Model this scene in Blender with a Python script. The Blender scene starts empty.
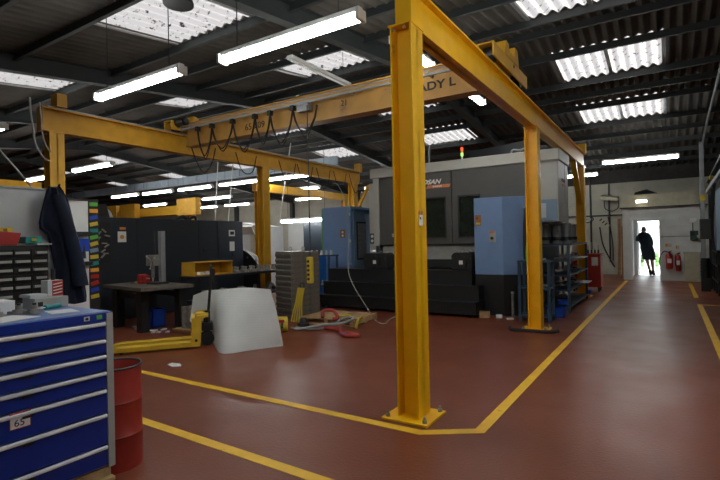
import bpy, bmesh, math, random
from mathutils import Vector, Matrix, Euler
random.seed(7)
PI = math.pi
SC = bpy.context.scene
COL = SC.collection

# ------------------------------------------------------------------ camera
cam_data = bpy.data.cameras.new('camera')
cam_data.sensor_width = 36; cam_data.lens = 24; cam_data.clip_end = 300
cam = bpy.data.objects.new('camera', cam_data); COL.objects.link(cam)
cam.matrix_world = (Matrix.Translation((0, 0, 1.5)) @ Matrix.Rotation(math.radians(32.7), 4, 'Z')
                    @ Matrix.Rotation(math.radians(90.24), 4, 'X') @ Matrix.Rotation(math.radians(-1.2), 4, 'Z'))
SC.camera = cam

# ------------------------------------------------------------------ world: an overcast bright sky
world = bpy.data.worlds.new('world'); SC.world = world; world.use_nodes = True
bg = world.node_tree.nodes['Background']
bg.inputs[0].default_value = (0.85, 0.93, 1.0, 1); bg.inputs[1].default_value = 2.6

sun_d = bpy.data.lights.new('sun', 'SUN'); sun_d.energy = 9.0; sun_d.angle = math.radians(25); sun_d.color = (1.0, 0.96, 0.9)
sun = bpy.data.objects.new('sun', sun_d); COL.objects.link(sun); sun.rotation_euler = (math.radians(10), math.radians(48), 0)

SC.view_settings.view_transform = 'Standard'; SC.view_settings.look = 'None'
SC.view_settings.gamma = 1; SC.view_settings.use_curve_mapping = False
SC.view_settings.exposure = 0.75
TUBE = 22.0           # emission of the fluorescent tubes

# ------------------------------------------------------------------ materials
def mat(name, col, rough=0.6, metal=0.0, var=0.12, scale=6.0, bump=0.0, dirt=None, dirt_amt=0.0, dscale=3.0, spec=0.5, coat=0.0):
    m = bpy.data.materials.new(name); m.use_nodes = True
    nt = m.node_tree; N = nt.nodes; L = nt.links
    b = N['Principled BSDF']
    b.inputs['Roughness'].default_value = rough; b.inputs['Metallic'].default_value = metal
    b.inputs['Specular IOR Level'].default_value = spec; b.inputs['Coat Weight'].default_value = coat
    tc = N.new('ShaderNodeTexCoord')
    nz = N.new('ShaderNodeTexNoise'); nz.inputs['Scale'].default_value = scale; nz.inputs['Detail'].default_value = 6
    L.new(tc.outputs['Object'], nz.inputs['Vector'])
    r = N.new('ShaderNodeValToRGB')
    c = col
    r.color_ramp.elements[0].position = 0.3; r.color_ramp.elements[1].position = 0.7
    r.color_ramp.elements[0].color = tuple(max(0, x * (1 - var)) for x in c) + (1,)
    r.color_ramp.elements[1].color = tuple(min(1, x * (1 + var)) for x in c) + (1,)
    L.new(nz.outputs['Fac'], r.inputs['Fac'])
    out = r.outputs['Color']
    if dirt:
        n2 = N.new('ShaderNodeTexNoise'); n2.inputs['Scale'].default_value = dscale; n2.inputs['Detail'].default_value = 10
        n2.inputs['Roughness'].default_value = 0.7
        L.new(tc.outputs['Object'], n2.inputs['Vector'])
        r2 = N.new('ShaderNodeValToRGB')
        r2.color_ramp.elements[0].position = 0.66 - dirt_amt * 0.3; r2.color_ramp.elements[1].position = 0.72
        r2.color_ramp.elements[0].color = (0, 0, 0, 1)
        L.new(n2.outputs['Fac'], r2.inputs['Fac'])
        mx = N.new('ShaderNodeMixRGB'); mx.inputs['Color2'].default_value = tuple(dirt) + (1,)
        L.new(out, mx.inputs['Color1']); L.new(r2.outputs['Color'], mx.inputs['Fac'])
        out = mx.outputs['Color']
    L.new(out, b.inputs['Base Color'])
    if bump:
        bp = N.new('ShaderNodeBump'); bp.inputs['Strength'].default_value = bump; bp.inputs['Distance'].default_value = 0.02
        L.new(nz.outputs['Fac'], bp.inputs['Height']); L.new(bp.outputs['Normal'], b.inputs['Normal'])
    return m

def emis(name, col, s):
    m = bpy.data.materials.new(name); m.use_nodes = True
    b = m.node_tree.nodes['Principled BSDF']
    b.inputs['Base Color'].default_value = (*col, 1)
    b.inputs['Emission Color'].default_value = (*col, 1); b.inputs['Emission Strength'].default_value = s
    return m

M = {}
M['yellow'] = mat('yellow_paint', (0.92, 0.50, 0.004), 0.42, var=0.06, dirt=(0.28, 0.13, 0.02), dirt_amt=0.05, dscale=5)
M['yellow_old'] = mat('aged_yellow_paint', (0.60, 0.32, 0.02), 0.5, var=0.10, dirt=(0.22, 0.12, 0.03), dirt_amt=0.15, dscale=4)
M['yellow_dull'] = mat('dull_yellow_girder_paint', (0.42, 0.22, 0.045), 0.5, var=0.10, dirt=(0.18, 0.10, 0.05), dirt_amt=0.2, dscale=2)
M['line'] = mat('yellow_floor_paint', (0.80, 0.47, 0.02), 0.45, var=0.1, dirt=(0.30, 0.12, 0.04), dirt_amt=0.1, dscale=7)
M['steel'] = mat('dark_steel', (0.05, 0.052, 0.055), 0.45, 0.6)
M['roofsteel'] = mat('roof_steel_paint', (0.032, 0.039, 0.040), 0.6, 0.0)
M['black'] = mat('black_paint', (0.012, 0.013, 0.014), 0.45)
M['blackrub'] = mat('black_rubber', (0.015, 0.015, 0.015), 0.8)
M['machgrey'] = mat('charcoal_machine_paint', (0.070, 0.068, 0.063), 0.45, var=0.05)
M['slate'] = mat('slate_blue_machine_paint', (0.014, 0.020, 0.028), 0.42, var=0.06, scale=2)
M['beige'] = mat('beige_machine_paint', (0.42, 0.42, 0.38), 0.5, var=0.05)
M['blue'] = mat('light_blue_machine_paint', (0.17, 0.28, 0.50), 0.5, var=0.04)
M['bluegrey'] = mat('blue_grey_paint', (0.19, 0.28, 0.38), 0.5, var=0.05)
M['rackblue'] = mat('dark_blue_rack_paint', (0.025, 0.06, 0.10), 0.5)
M['cabblue'] = mat('deep_blue_cabinet_paint', (0.005, 0.028, 0.25), 0.38, var=0.06)
M['cabgrey'] = mat('light_grey_cabinet_paint', (0.38, 0.38, 0.36), 0.5)
M['topblue'] = mat('worn_blue_worktop', (0.10, 0.18, 0.42), 0.4, var=0.2, dirt=(0.45, 0.5, 0.55), dirt_amt=0.5, dscale=2.2)
M['alu'] = mat('brushed_aluminium', (0.74, 0.75, 0.77), 0.4, 0.05)
M['chrome'] = mat('bright_steel', (0.55, 0.55, 0.55), 0.3, 0.8)
M['dullmetal'] = mat('dull_machined_metal', (0.28, 0.265, 0.24), 0.42, 0.35, var=0.3, scale=20)
M['red'] = mat('red_paint', (0.36, 0.018, 0.012), 0.4, var=0.1)
M['drumred'] = mat('faded_red_drum_paint', (0.33, 0.03, 0.02), 0.45, var=0.15, dirt=(0.12, 0.03, 0.02), dirt_amt=0.15, dscale=6)
M['redrub'] = mat('red_sling_fabric', (0.32, 0.04, 0.03), 0.8)
M['white'] = mat('white_paint', (0.72, 0.73, 0.72), 0.55, var=0.04)
M['paper'] = mat('white_paper', (0.75, 0.75, 0.73), 0.8, var=0.03)
M['plastic'] = mat('milky_white_plastic', (0.84, 0.86, 0.85), 0.45, var=0.05, scale=3)
M['panel'] = mat('pale_grey_panel', (0.50, 0.52, 0.53), 0.6, var=0.05)
M['navy'] = mat('navy_cloth', (0.008, 0.013, 0.032), 0.95, var=0.3, scale=9)
M['coat'] = mat('dark_work_coat_cloth', (0.015, 0.022, 0.035), 0.95, var=0.3, scale=9)
M['skin'] = mat('skin', (0.45, 0.25, 0.18), 0.6)
M['hair'] = mat('grey_hair', (0.12, 0.10, 0.09), 0.9)
M['wood'] = mat('pale_pallet_wood', (0.42, 0.27, 0.13), 0.75, var=0.25, scale=12)
M['wood2'] = mat('brown_plank_wood', (0.28, 0.15, 0.06), 0.75, var=0.25, scale=10)
M['ptyellow'] = mat('pallet_truck_yellow_paint', (0.66, 0.43, 0.03), 0.45, dirt=(0.25, 0.15, 0.03), dirt_amt=0.15, dscale=9)
M['green'] = mat('lime_green_webbing', (0.10, 0.42, 0.05), 0.7)
M['teal'] = mat('teal_plastic', (0.01, 0.25, 0.22), 0.4)
M['bluebin'] = mat('bright_blue_plastic', (0.01, 0.06, 0.42), 0.4)
M['bluesheet'] = mat('bright_blue_cover', (0.02, 0.16, 0.50), 0.5)
M['orange'] = mat('orange_print', (0.62, 0.20, 0.07), 0.5)
M['gold'] = mat('yellow_plastic', (0.55, 0.40, 0.03), 0.5)
M['stackm'] = mat('brown_grey_steel_casting', (0.13, 0.115, 0.095), 0.5, 0.2, var=0.25, scale=14)
M['hose'] = mat('pale_hose', (0.45, 0.45, 0.42), 0.5)
M['cable'] = mat('grey_cable', (0.30, 0.30, 0.29), 0.6)
M['greenbox'] = mat('dark_green_box_paint', (0.02, 0.06, 0.05), 0.5)
M['conc'] = mat('outdoor_concrete', (0.42, 0.42, 0.40), 0.9)
M['foliage'] = mat('garden_leaves', (0.10, 0.22, 0.06), 0.9, var=0.4)
M['bwall'] = mat('pale_outdoor_wall', (0.65, 0.66, 0.66), 0.9)
M['cream'] = mat('cream_painted_board', (0.47, 0.44, 0.32), 0.7, var=0.12, dirt=(0.2, 0.16, 0.1), dirt_amt=0.2)
M['glass'] = mat('dark_machine_glass', (0.012, 0.018, 0.012), 0.08)
M['ink'] = mat('black_ink', (0.03, 0.025, 0.02), 0.8)
M['galv'] = mat('galvanised_steel', (0.30, 0.32, 0.33), 0.45, 0.4)
M['tube'] = emis('lit_fluorescent_tube', (0.96, 0.99, 0.97), TUBE)
M['bulk'] = emis('lit_bulkhead_lamp', (1.0, 0.93, 0.75), 4.0)
M['redlamp'] = emis('lit_red_beacon', (1.0, 0.08, 0.03), 1.0)
M['greenlamp'] = emis('lit_green_beacon', (0.4, 1.0, 0.2), 0.8)
M['amber'] = mat('amber_lens', (0.75, 0.35, 0.05), 0.3)

def floor_mat():
    m = mat('red_brown_epoxy_floor', (0.175, 0.044, 0.020), 0.34, var=0.10, scale=0.7, spec=0.45)
    for nn in m.node_tree.nodes:
        if nn.type == 'VALTORGB': nn.color_ramp.elements[0].position = 0.05; nn.color_ramp.elements[1].position = 0.95
    N = m.node_tree.nodes; L = m.node_tree.links; b = N['Principled BSDF']
    tc = N.new('ShaderNodeTexCoord'); n = N.new('ShaderNodeTexNoise'); n.inputs['Scale'].default_value = 1.6; n.inputs['Detail'].default_value = 2
    L.new(tc.outputs['Object'], n.inputs['Vector'])
    mr = N.new('ShaderNodeMapRange'); mr.inputs['From Min'].default_value = 0.15; mr.inputs['From Max'].default_value = 0.85
    mr.inputs['To Min'].default_value = 0.26; mr.inputs['To Max'].default_value = 0.46
    L.new(n.outputs['Fac'], mr.inputs['Value']); L.new(mr.outputs['Result'], b.inputs['Roughness'])
    bp = N.new('ShaderNodeBump'); bp.inputs['Strength'].default_value = 0.12; bp.inputs['Distance'].default_value = 0.02
    n2 = N.new('ShaderNodeTexNoise'); n2.inputs['Scale'].default_value = 40; L.new(tc.outputs['Object'], n2.inputs['Vector'])
    L.new(n2.outputs['Fac'], bp.inputs['Height']); L.new(bp.outputs['Normal'], b.inputs['Normal'])
    return m
M['floor'] = floor_mat()

def block_mat(name, col, sx=2.2, dark=0.85):
    m = mat(name, col, 0.75, var=0.08, scale=3, dirt=tuple(c * 0.45 for c in col), dirt_amt=0.12, dscale=4)
    N = m.node_tree.nodes; L = m.node_tree.links; b = N['Principled BSDF']
    tc = N.new('ShaderNodeTexCoord'); mp = N.new('ShaderNodeMapping'); mp.inputs['Rotation'].default_value = (PI / 2, 0, 0)
    L.new(tc.outputs['Object'], mp.inputs['Vector'])
    br = N.new('ShaderNodeTexBrick'); br.inputs['Scale'].default_value = 1.0
    br.inputs['Brick Width'].default_value = 0.45; br.inputs['Row Height'].default_value = 0.225; br.inputs['Mortar Size'].default_value = 0.008
    L.new(mp.outputs['Vector'], br.inputs['Vector'])
    bp = N.new('ShaderNodeBump'); bp.inputs['Strength'].default_value = 0.6; bp.inputs['Distance'].default_value = 0.01; bp.invert = True
    L.new(br.outputs['Fac'], bp.inputs['Height']); L.new(bp.outputs['Normal'], b.inputs['Normal'])
    return m
M['block'] = block_mat('white_painted_blockwork', (0.60, 0.61, 0.58))
M['blockold'] = block_mat('cream_painted_blockwork', (0.42, 0.40, 0.33))
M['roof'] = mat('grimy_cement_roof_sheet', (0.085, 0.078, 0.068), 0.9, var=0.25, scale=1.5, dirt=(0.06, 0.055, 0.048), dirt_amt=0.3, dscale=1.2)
M['farwall'] = mat('grey_blue_cladding', (0.22, 0.26, 0.30), 0.7, var=0.1)
M['darkwall'] = mat('dark_grimy_cladding', (0.045, 0.042, 0.038), 0.85, var=0.2)

def skylight_mat():
    m = bpy.data.materials.new('dirty_translucent_sheet'); m.use_nodes = True
    N = m.node_tree.nodes; L = m.node_tree.links; N.remove(N['Principled BSDF']); out = N['Material Output']
    tc = N.new('ShaderNodeTexCoord')
    n = N.new('ShaderNodeTexNoise'); n.inputs['Scale'].default_value = 11; n.inputs['Detail'].default_value = 4; n.inputs['Roughness'].default_value = 0.6
    L.new(tc.outputs['Object'], n.inputs['Vector'])
    r = N.new('ShaderNodeValToRGB')
    r.color_ramp.elements[0].position = 0.34; r.color_ramp.elements[0].color = (0.015, 0.013, 0.012, 1)
    r.color_ramp.elements[1].position = 0.43; r.color_ramp.elements[1].color = (0.21, 0.19, 0.18, 1)
    L.new(n.outputs['Fac'], r.inputs['Fac'])
    tr = N.new('ShaderNodeBsdfTranslucent'); tp = N.new('ShaderNodeBsdfTransparent'); mx = N.new('ShaderNodeMixShader')
    L.new(r.outputs['Color'], tr.inputs['Color']); L.new(r.outputs['Color'], tp.inputs['Color'])
    mx.inputs[0].default_value = 0.10
    L.new(tr.outputs[0], mx.inputs[1]); L.new(tp.outputs[0], mx.inputs[2]); L.new(mx.outputs[0], out.inputs['Surface'])
    return m
M['sky'] = skylight_mat()

# ------------------------------------------------------------------ builders
WM = {}      # world matrix of every Empty made here
def props(o, label=None, cat=None, group=None, kind=None):
    if label: o['label'] = label
    if cat: o['category'] = cat
    if group: o['group'] = group
    if kind: o['kind'] = kind
    return o
def thing(name, label, cat, loc=(0, 0, 0), rz=0.0, group=None):
    o = bpy.data.objects.new(name, None); COL.objects.link(o); o.empty_display_size = 0.1
    o.location = loc; o.rotation_euler = (0, 0, rz)
    WM[o.name] = Matrix.Translation(loc) @ Matrix.Rotation(rz, 4, 'Z')
    return props(o, label, cat, group)
def base_of(p):
    while p.parent: p = p.parent
    return p
def finish(name, bm, m, parent=None, local=False, bevel=0.0, smooth=False):
    """bm is in world space, or in the thing's own space when local is set"""
    bmesh.ops.recalc_face_normals(bm, faces=bm.faces[:])
    me = bpy.data.meshes.new(name)
    o = None
    if parent is not None:
        if not local:
            root = base_of(parent)
            if root.name in WM: bmesh.ops.transform(bm, matrix=WM[root.name].inverted(), verts=bm.verts)
            else: bmesh.ops.transform(bm, matrix=Matrix.Translation(-root.location), verts=bm.verts)
        off = None
    else:
        xs = [v.co.x for v in bm.verts]; ys = [v.co.y for v in bm.verts]; zs = [v.co.z for v in bm.verts]
        off = Vector(((min(xs) + max(xs)) / 2, (min(ys) + max(ys)) / 2, min(zs)))
        bmesh.ops.translate(bm, vec=-off, verts=bm.verts)
    if smooth:
        for f in bm.faces: f.smooth = True
    bm.to_mesh(me); bm.free(); me.materials.append(M[m] if isinstance(m, str) else m)
    if smooth:
        me.set_sharp_from_angle(angle=math.radians(40))
    o = bpy.data.objects.new(name, me); COL.objects.link(o)
    if parent is not None: o.parent = parent
    else: o.location = off
    if bevel:
        b = o.modifiers.new('bevel', 'BEVEL'); b.width = bevel; b.segments = 2; b.limit_method = 'ANGLE'; b.angle_limit = math.radians(40)
    return o

class G:
    """collects shapes, then becomes one mesh object"""
    def __init__(s): s.bm = bmesh.new()
    def box(s, x0, x1, y0, y1, z0, z1, R=None, piv=None):
        v = [s.bm.verts.new((x, y, z)) for z in (z0, z1) for y in (y0, y1) for x in (x0, x1)]
        for f in ((0, 1, 3, 2), (4, 6, 7, 5), (0, 4, 5, 1), (2, 3, 7, 6), (0, 2, 6, 4), (1, 5, 7, 3)): s.bm.faces.new([v[i] for i in f])
        if R is not None:
            c = Vector(piv) if piv else Vector(((x0 + x1) / 2, (y0 + y1) / 2, (z0 + z1) / 2))
            bmesh.ops.transform(s.bm, matrix=Matrix.Translation(c) @ R.to_4x4() @ Matrix.Translation(-c), verts=v)
        return s
    def rbox(s, c, size, rz=0.0, rx=0.0, ry=0.0):
        h = [a / 2 for a in size]
        return s.box(c[0] - h[0], c[0] + h[0], c[1] - h[1], c[1] + h[1], c[2] - h[2], c[2] + h[2], Euler((rx, ry, rz)).to_matrix())
    def bar(s, p0, p1, w, h):
        p0 = Vector(p0); p1 = Vector(p1); d = p1 - p0; L = d.length; q = d.to_track_quat('Y', 'Z')
        v = []
        for z in (-h / 2, h / 2):
            for y in (0, L):
                for x in (-w / 2, w / 2): v.append(s.bm.verts.new(p0 + q @ Vector((x, y, z))))
        for f in ((0, 1, 3, 2), (4, 6, 7, 5), (0, 4, 5, 1), (2, 3, 7, 6), (0, 2, 6, 4), (1, 5, 7, 3)): s.bm.faces.new([v[i] for i in f])
        return s
    def cyl(s, p0, p1, r0, r1=None, n=14, caps=True):
        r1 = r0 if r1 is None else r1
        p0 = Vector(p0); p1 = Vector(p1); d = (p1 - p0); q = d.to_track_quat('Z', 'Y')
        a = []; b = []
        for i in range(n):
            t = 2 * PI * i / n; c = Vector((math.cos(t), math.sin(t), 0))
            a.append(s.bm.verts.new(p0 + q @ (c * r0))); b.append(s.bm.verts.new(p1 + q @ (c * r1)))
        for i in range(n): s.bm.faces.new((a[i], a[(i + 1) % n], b[(i + 1) % n], b[i]))
        if caps: s.bm.faces.new(a[::-1]); s.bm.faces.new(b)
        return s
    def tube(s, pts, r, n=8, closed=False):
        P = [Vector(p) for p in pts]; k = len(P); rings = []
        for i, p in enumerate(P):
            a = P[(i - 1) % k] if (i or closed) else P[0]; b = P[(i + 1) % k] if (i < k - 1 or closed) else P[-1]
            q = (b - a).to_track_quat('Z', 'Y') if i == 0 else ((prev_d.rotation_difference((b - a).normalized())) @ q)
            prev_d = (b - a).normalized()
            rings.append([s.bm.verts.new(p + q @ Vector((math.cos(2 * PI * j / n) * r, math.sin(2 * PI * j / n) * r, 0))) for j in range(n)])
        for i in range(k - (0 if closed else 1)):
            A = rings[i]; B = rings[(i + 1) % k]
            for j in range(n): s.bm.faces.new((A[j], A[(j + 1) % n], B[(j + 1) % n], B[j]))
        if not closed: s.bm.faces.new(rings[0][::-1]); s.bm.faces.new(rings[-1])
        return s
    def lathe(s, prof, c=(0, 0, 0), n=24, sx=1.0, sy=1.0):
        rings = []
        for (r, z) in prof:
            rings.append([s.bm.verts.new((c[0] + max(r, 1e-4) * sx * math.cos(2 * PI * j / n), c[1] + max(r, 1e-4) * sy * math.sin(2 * PI * j / n), c[2] + z)) for j in range(n)])
        for A, B in zip(rings, rings[1:]):
            for j in range(n): s.bm.faces.new((A[j], A[(j + 1) % n], B[(j + 1) % n], B[j]))
        s.bm.faces.new(rings[0][::-1]); s.bm.faces.new(rings[-1])
        return s
    def prism(s, poly, z0, z1, axis='Z'):
        def P(a, b, t): return {'Z': (a, b, t), 'X': (t, a, b), 'Y': (a, t, b)}[axis]
        A = [s.bm.verts.new(P(a, b, z0)) for a, b in poly]; B = [s.bm.verts.new(P(a, b, z1)) for a, b in poly]
        k = len(poly)
        for i in range(k): s.bm.faces.new((A[i], A[(i + 1) % k], B[(i + 1) % k], B[i]))
        s.bm.faces.new(A[::-1]); s.bm.faces.new(B)
        return s
    def loft(s, rings, cap=True):
        V = [[s.bm.verts.new(p) for p in r] for r in rings]; n = len(V[0])
        for A, B in zip(V, V[1:]):
            for j in range(n): s.bm.faces.new((A[j], A[(j + 1) % n], B[(j + 1) % n], B[j]))
        if cap: s.bm.faces.new(V[0][::-1]); s.bm.faces.new(V[-1])
        return s
    def sheet(s, grid, th=0.004):
        """grid of points -> a sheet with thickness along its normals"""
        V = [[s.bm.verts.new(p) for p in r] for r in grid]; fs = []
        for A, B in zip(V, V[1:]):
            for j in range(len(A) - 1): fs.append(s.bm.faces.new((A[j], A[j + 1], B[j + 1], B[j])))
        bmesh.ops.solidify(s.bm, geom=fs, thickness=th)
        return s
    def sphere(s, c, r, n=12, sc=(1, 1, 1)):
        k = n // 2
        prof = [(r * math.sin(PI * i / k), -r * math.cos(PI * i / k)) for i in range(k + 1)]
        rings = [[s.bm.verts.new((c[0] + a * sc[0] * math.cos(2 * PI * j / n), c[1] + a * sc[1] * math.sin(2 * PI * j / n), c[2] + z * sc[2])) for j in range(n)] for a, z in prof[1:-1]]
        for A, B in zip(rings, rings[1:]):
            for j in range(n): s.bm.faces.new((A[j], A[(j + 1) % n], B[(j + 1) % n], B[j]))
        lo = s.bm.verts.new((c[0], c[1], c[2] - r * sc[2])); hi = s.bm.verts.new((c[0], c[1], c[2] + r * sc[2]))
        for j in range(n):
            s.bm.faces.new((lo, rings[0][(j + 1) % n], rings[0][j])); s.bm.faces.new((hi, rings[-1][j], rings[-1][(j + 1) % n]))
        return s
    def build(s, name, m, parent=None, local=False, bevel=0.0, smooth=False): return finish(name, s.bm, m, parent, local, bevel, smooth)
    def top(s, name, m, label, cat, group=None, bevel=0.0, smooth=False, kind=None):
        return props(s.build(name, m, None, False, bevel, smooth), label, cat, group, kind)
    def struct(s, name, m, bevel=0.0, smooth=False): return props(s.build(name, m, None, False, bevel, smooth), kind='structure')

def kids(o): return [c for c in bpy.data.objects if c.parent == o]
def copy_tree(o, parent=None):
    c = o.copy(); COL.objects.link(c)
    if parent is not None: c.parent = parent
    for ch in kids(o): copy_tree(ch, c)
    return c
def place(proto, used, loc, rz=0.0, label=None, group=None):
    """first call moves the prototype itself, later calls copy it with its parts"""
    if not used: used.append(1); r = proto
    else: r = copy_tree(proto)
    r.location = loc; r.rotation_euler = (0, 0, rz)
    if label: r['label'] = label
    if group: r['group'] = group
    return r
def curve_pts(ctrl, k=8):
    """Catmull-Rom through the control points"""
    P = [Vector(p) for p in ctrl]; P = [P[0] * 2 - P[1]] + P + [P[-1] * 2 - P[-2]]; out = []
    for i in range(1, len(P) - 2):
        a, b, c, d = P[i - 1:i + 3]
        for j in range(k):
            t = j / k
            out.append(0.5 * ((2 * b) + (c - a) * t + (2 * a - 5 * b + 4 * c - d) * t * t + (3 * b - a - 3 * c + d) * t ** 3))
    out.append(P[-2]); return out
def text(name, s, size, m, parent, loc, rot, depth=0.003, shear=0.0, bold=0.0, sx=1.0):
    cu = bpy.data.curves.new(name, 'FONT'); cu.body = s; cu.size = size; cu.extrude = depth; cu.shear = shear; cu.offset = bold
    t = bpy.data.objects.new(name, cu); COL.objects.link(t)
    bpy.context.view_layer.update()
    me = bpy.data.meshes.new_from_object(t.evaluated_get(bpy.context.evaluated_depsgraph_get()))
    bpy.data.objects.remove(t)
    Mx = Matrix.Translation(loc) @ Euler(rot).to_matrix().to_4x4() @ Matrix.Diagonal((sx, 1, 1, 1))
    bm = bmesh.new(); bm.from_mesh(me); bmesh.ops.transform(bm, matrix=Mx, verts=bm.verts)
    return finish(name, bm, m, parent)
ORD = ['first', 'second', 'third', 'fourth', 'fifth', 'sixth', 'seventh', 'eighth', 'ninth', 'tenth', 'eleventh', 'twelfth', 'thirteenth', 'fourteenth', 'fifteenth', 'sixteenth', 'seventeenth', 'eighteenth']
FRONT = (PI / 2, 0, 0)            # lettering that faces -Y
SIDE = (PI / 2, 0, PI / 2)        # lettering that faces +X

# ================================================================== STRUCTURE
ZR, YR, SL = 5.5, 9.7, 0.115
def rz_(y): return ZR - SL * abs(y - YR)
YB = 21.5                                                     # far wall
G().box(-34, 2.2, -3, 19.0, -0.1, 0).box(-34, -1.33, 19.0, YB, -0.1, 0).box(-1.33, 2.2, 19.0, YB, -0.1, 0.0).struct('floor', 'floor')

# roof: two slopes of corrugated sheet with holes for the translucent sheets
PX = 0.20; NX = 8
SKX = [(-2.0, 0.0), (-6.95, -5.25), (-11.3, -9.65), (-16.1, -14.4), (-20.7, -19.0), (-25.3, -23.6)]
SKY = [(3.72, 5.25), (7.4, 8.75), (10.75, 12.2), (13.95, 15.4)]
ys = sorted(set([-3.0, 1.5, YR, 18.0, YB] + [v for a in SKY for v in a]))
def snap(x): return round(x / PX) * PX
SKX = [(snap(a), snap(b)) for a, b in SKX]
def corr(x, y): return rz_(y) + 0.034 * math.cos(2 * PI * x / PX)
def roof_patch(x0, x1, y0, y1):
    n = int(round((x1 - x0) / PX * NX)); g = G()
    rows = [[g.bm.verts.new((x0 + i * PX / NX, y, corr(x0 + i * PX / NX, y))) for i in range(n + 1)] for y in (y0, y1)]
    for i in range(n): g.bm.faces.new((rows[0][i], rows[0][i + 1], rows[1][i + 1], rows[1][i]))
    return g
g = G(); X0, X1 = snap(-34), snap(2.2); n = int(round((X1 - X0) / PX * NX))
grid = {}
for yi, y in enumerate(ys):
    grid[yi] = [g.bm.verts.new((X0 + i * PX / NX, y, corr(X0 + i * PX / NX, y))) for i in range(n + 1)]
for yi in range(len(ys) - 1):
    ym = (ys[yi] + ys[yi + 1]) / 2
    sky_row = any(a < ym < b for a, b in SKY)
    for i in range(n):
        xm = X0 + (i + 0.5) * PX / NX
        if sky_row and any(a < xm < b for a, b in SKX): continue
        g.bm.faces.new((grid[yi][i], grid[yi][i + 1], grid[yi + 1][i + 1], grid[yi + 1][i]))
g.struct('ceiling', 'roof', smooth=True)
k = 0
for (a, b) in SKX:
    for (c, d) in SKY:
        k += 1
        o = roof_patch(a, b, c - 0.03, d + 0.03).struct('window_%d' % k, 'sky', smooth=True)
        # light flashing strips along both sides of the sheet
g = G()
for (a, b) in SKX:
    for (c, d) in SKY:
        for x in ((a, (a + b) / 2, b) if a > -3 else (a, b)):
            g.bar((x, c, rz_(c) - 0.045), (x, d, rz_(d) - 0.045), 0.07, 0.015)
g.struct('trim_1', 'galv')
# purlins along X under the sheets
g = G()
for y in (-1.2, 0.2, 1.5, 2.7, 3.68, 5.33, 6.35, 7.36, 8.83, 9.62, 10.71, 12.28, 13.1, 13.91, 15.48, 16.6, 17.8, 19.0, 20.3):
    z = rz_(y) - 0.012
    g.box(-34, 2.1, y - 0.01, y + 0.01, z - 0.14, z).box(-34, 2.1, y - 0.05, y + 0.01, z - 0.15, z - 0.135)
g.struct('trim_2', 'roofsteel')
# rafters along Y
g = G()
for x in (-4.55, -9.15, -13.75, -18.35, -22.95, -27.5):
    for y0, y1 in ((-3, YR), (YR, YB)):
        a = rz_(y0) - 0.03; b = rz_(y1) - 0.03
        g.bar((x, y0, a - 0.15), (x, y1, b - 0.15), 0.02, 0.30)
        for dz in (-0.01, -0.30): g.bar((x, y0, a + dz), (x, y1, b + dz), 0.17, 0.02)
    g.box(x - 0.1, x + 0.1, YB - 0.25, YB - 0.02, 0, rz_(YB) - 0.3)
g.struct('trim_3', 'roofsteel')
# valley beam of the far bay, with seams
g = G().box(-34, -9.3, 13.2, 13.24, 4.12, 4.42).box(-34, -9.3, 13.1, 13.3, 4.10, 4.13)
for i in range(20): g.box(-34 + i * 1.25, -33.96 + i * 1.25, 13.16, 13.2, 4.13, 4.42)
g.struct('trim_4', 'farwall')

# walls
G().box(-34, -1.33, YB, YB + 0.2, 0, 3.62).box(-34, -9.0, YB, YB + 0.2, 3.62, rz_(YB)).box(-1.33, 2.2, YB, YB + 0.2, 2.5, 3.62).struct('wall_back', 'blockold')
G().box(-9.0, 2.2, YB, YB + 0.2, 3.62, rz_(YB) + 0.05).struct('wall_back_upper', 'darkwall')
G().box(2.1, 2.3, -3, YB + 0.2, 0, 5.6).struct('wall_right', 'darkwall')
G().box(-34.2, -34, -3, YB + 0.2, 0, 5.6).struct('wall_left', 'farwall')
G().box(-34, 2.3, -3.2, -3, 0, 5.6).struct('wall_front', 'blockold')
# block lobby round the exit door
g = G()
g.box(-1.33, -1.05, 19.0, 19.2, 0, 2.5).box(-0.25, 2.1, 19.0, 19.2, 0, 2.5).box(-1.05, -0.25, 19.0, 19.2, 2.06, 2.5)
g.box(-1.33, -1.13, 19.2, YB, 0, 2.5).box(-0.2, -0.05, 19.2, YB, 0, 2.5)
g.box(-1.33, 2.1, 19.2, YB, 2.4, 2.5)
g.box(-1.33, -1.0, YB, YB + 0.2, 0, 2.5).box(-0.25, 2.2, YB, YB + 0.2, 0, 2.5).box(-1.0, -0.25, YB, YB + 0.2, 2.08, 2.5)
g.struct('wall_lobby', 'block')
G().box(-1.36, 0.78, 18.93, 19.2, 2.52, 2.92).box(-1.37, 2.1, 18.9, 19.0, 2.48, 2.52).struct('trim_5', 'cream')
G().box(-1.40, 2.1, 18.86, 18.93, 2.455, 2.49).struct('trim_6', 'black')
# outside
G().box(-12, 10, YB + 0.2, 40, -0.12, -0.02).struct('ground', 'conc')
G().box(-12, 10, 30, 30.2, -0.02, 1.4).struct('wall_outside', 'bwall')
# exit door leaf, opened outwards against the left jamb
d = props(G().box(-1.0, -0.96, YB + 0.2, YB + 0.9, 0.02, 2.05).build('door_1', 'white'), kind='structure')
G().box(-0.965, -0.93, YB + 0.75, YB + 0.8, 0.95, 1.1).build('door_handle', 'chrome', d)
G().box(-1.09, -1.05, 18.97, 19.22, 0, 2.08).box(-0.25, -0.2, 18.97, 19.22, 0, 2.08).box(-1.09, -0.2, 18.97, 19.22, 2.06, 2.12).struct('trim_7', 'white')

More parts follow.
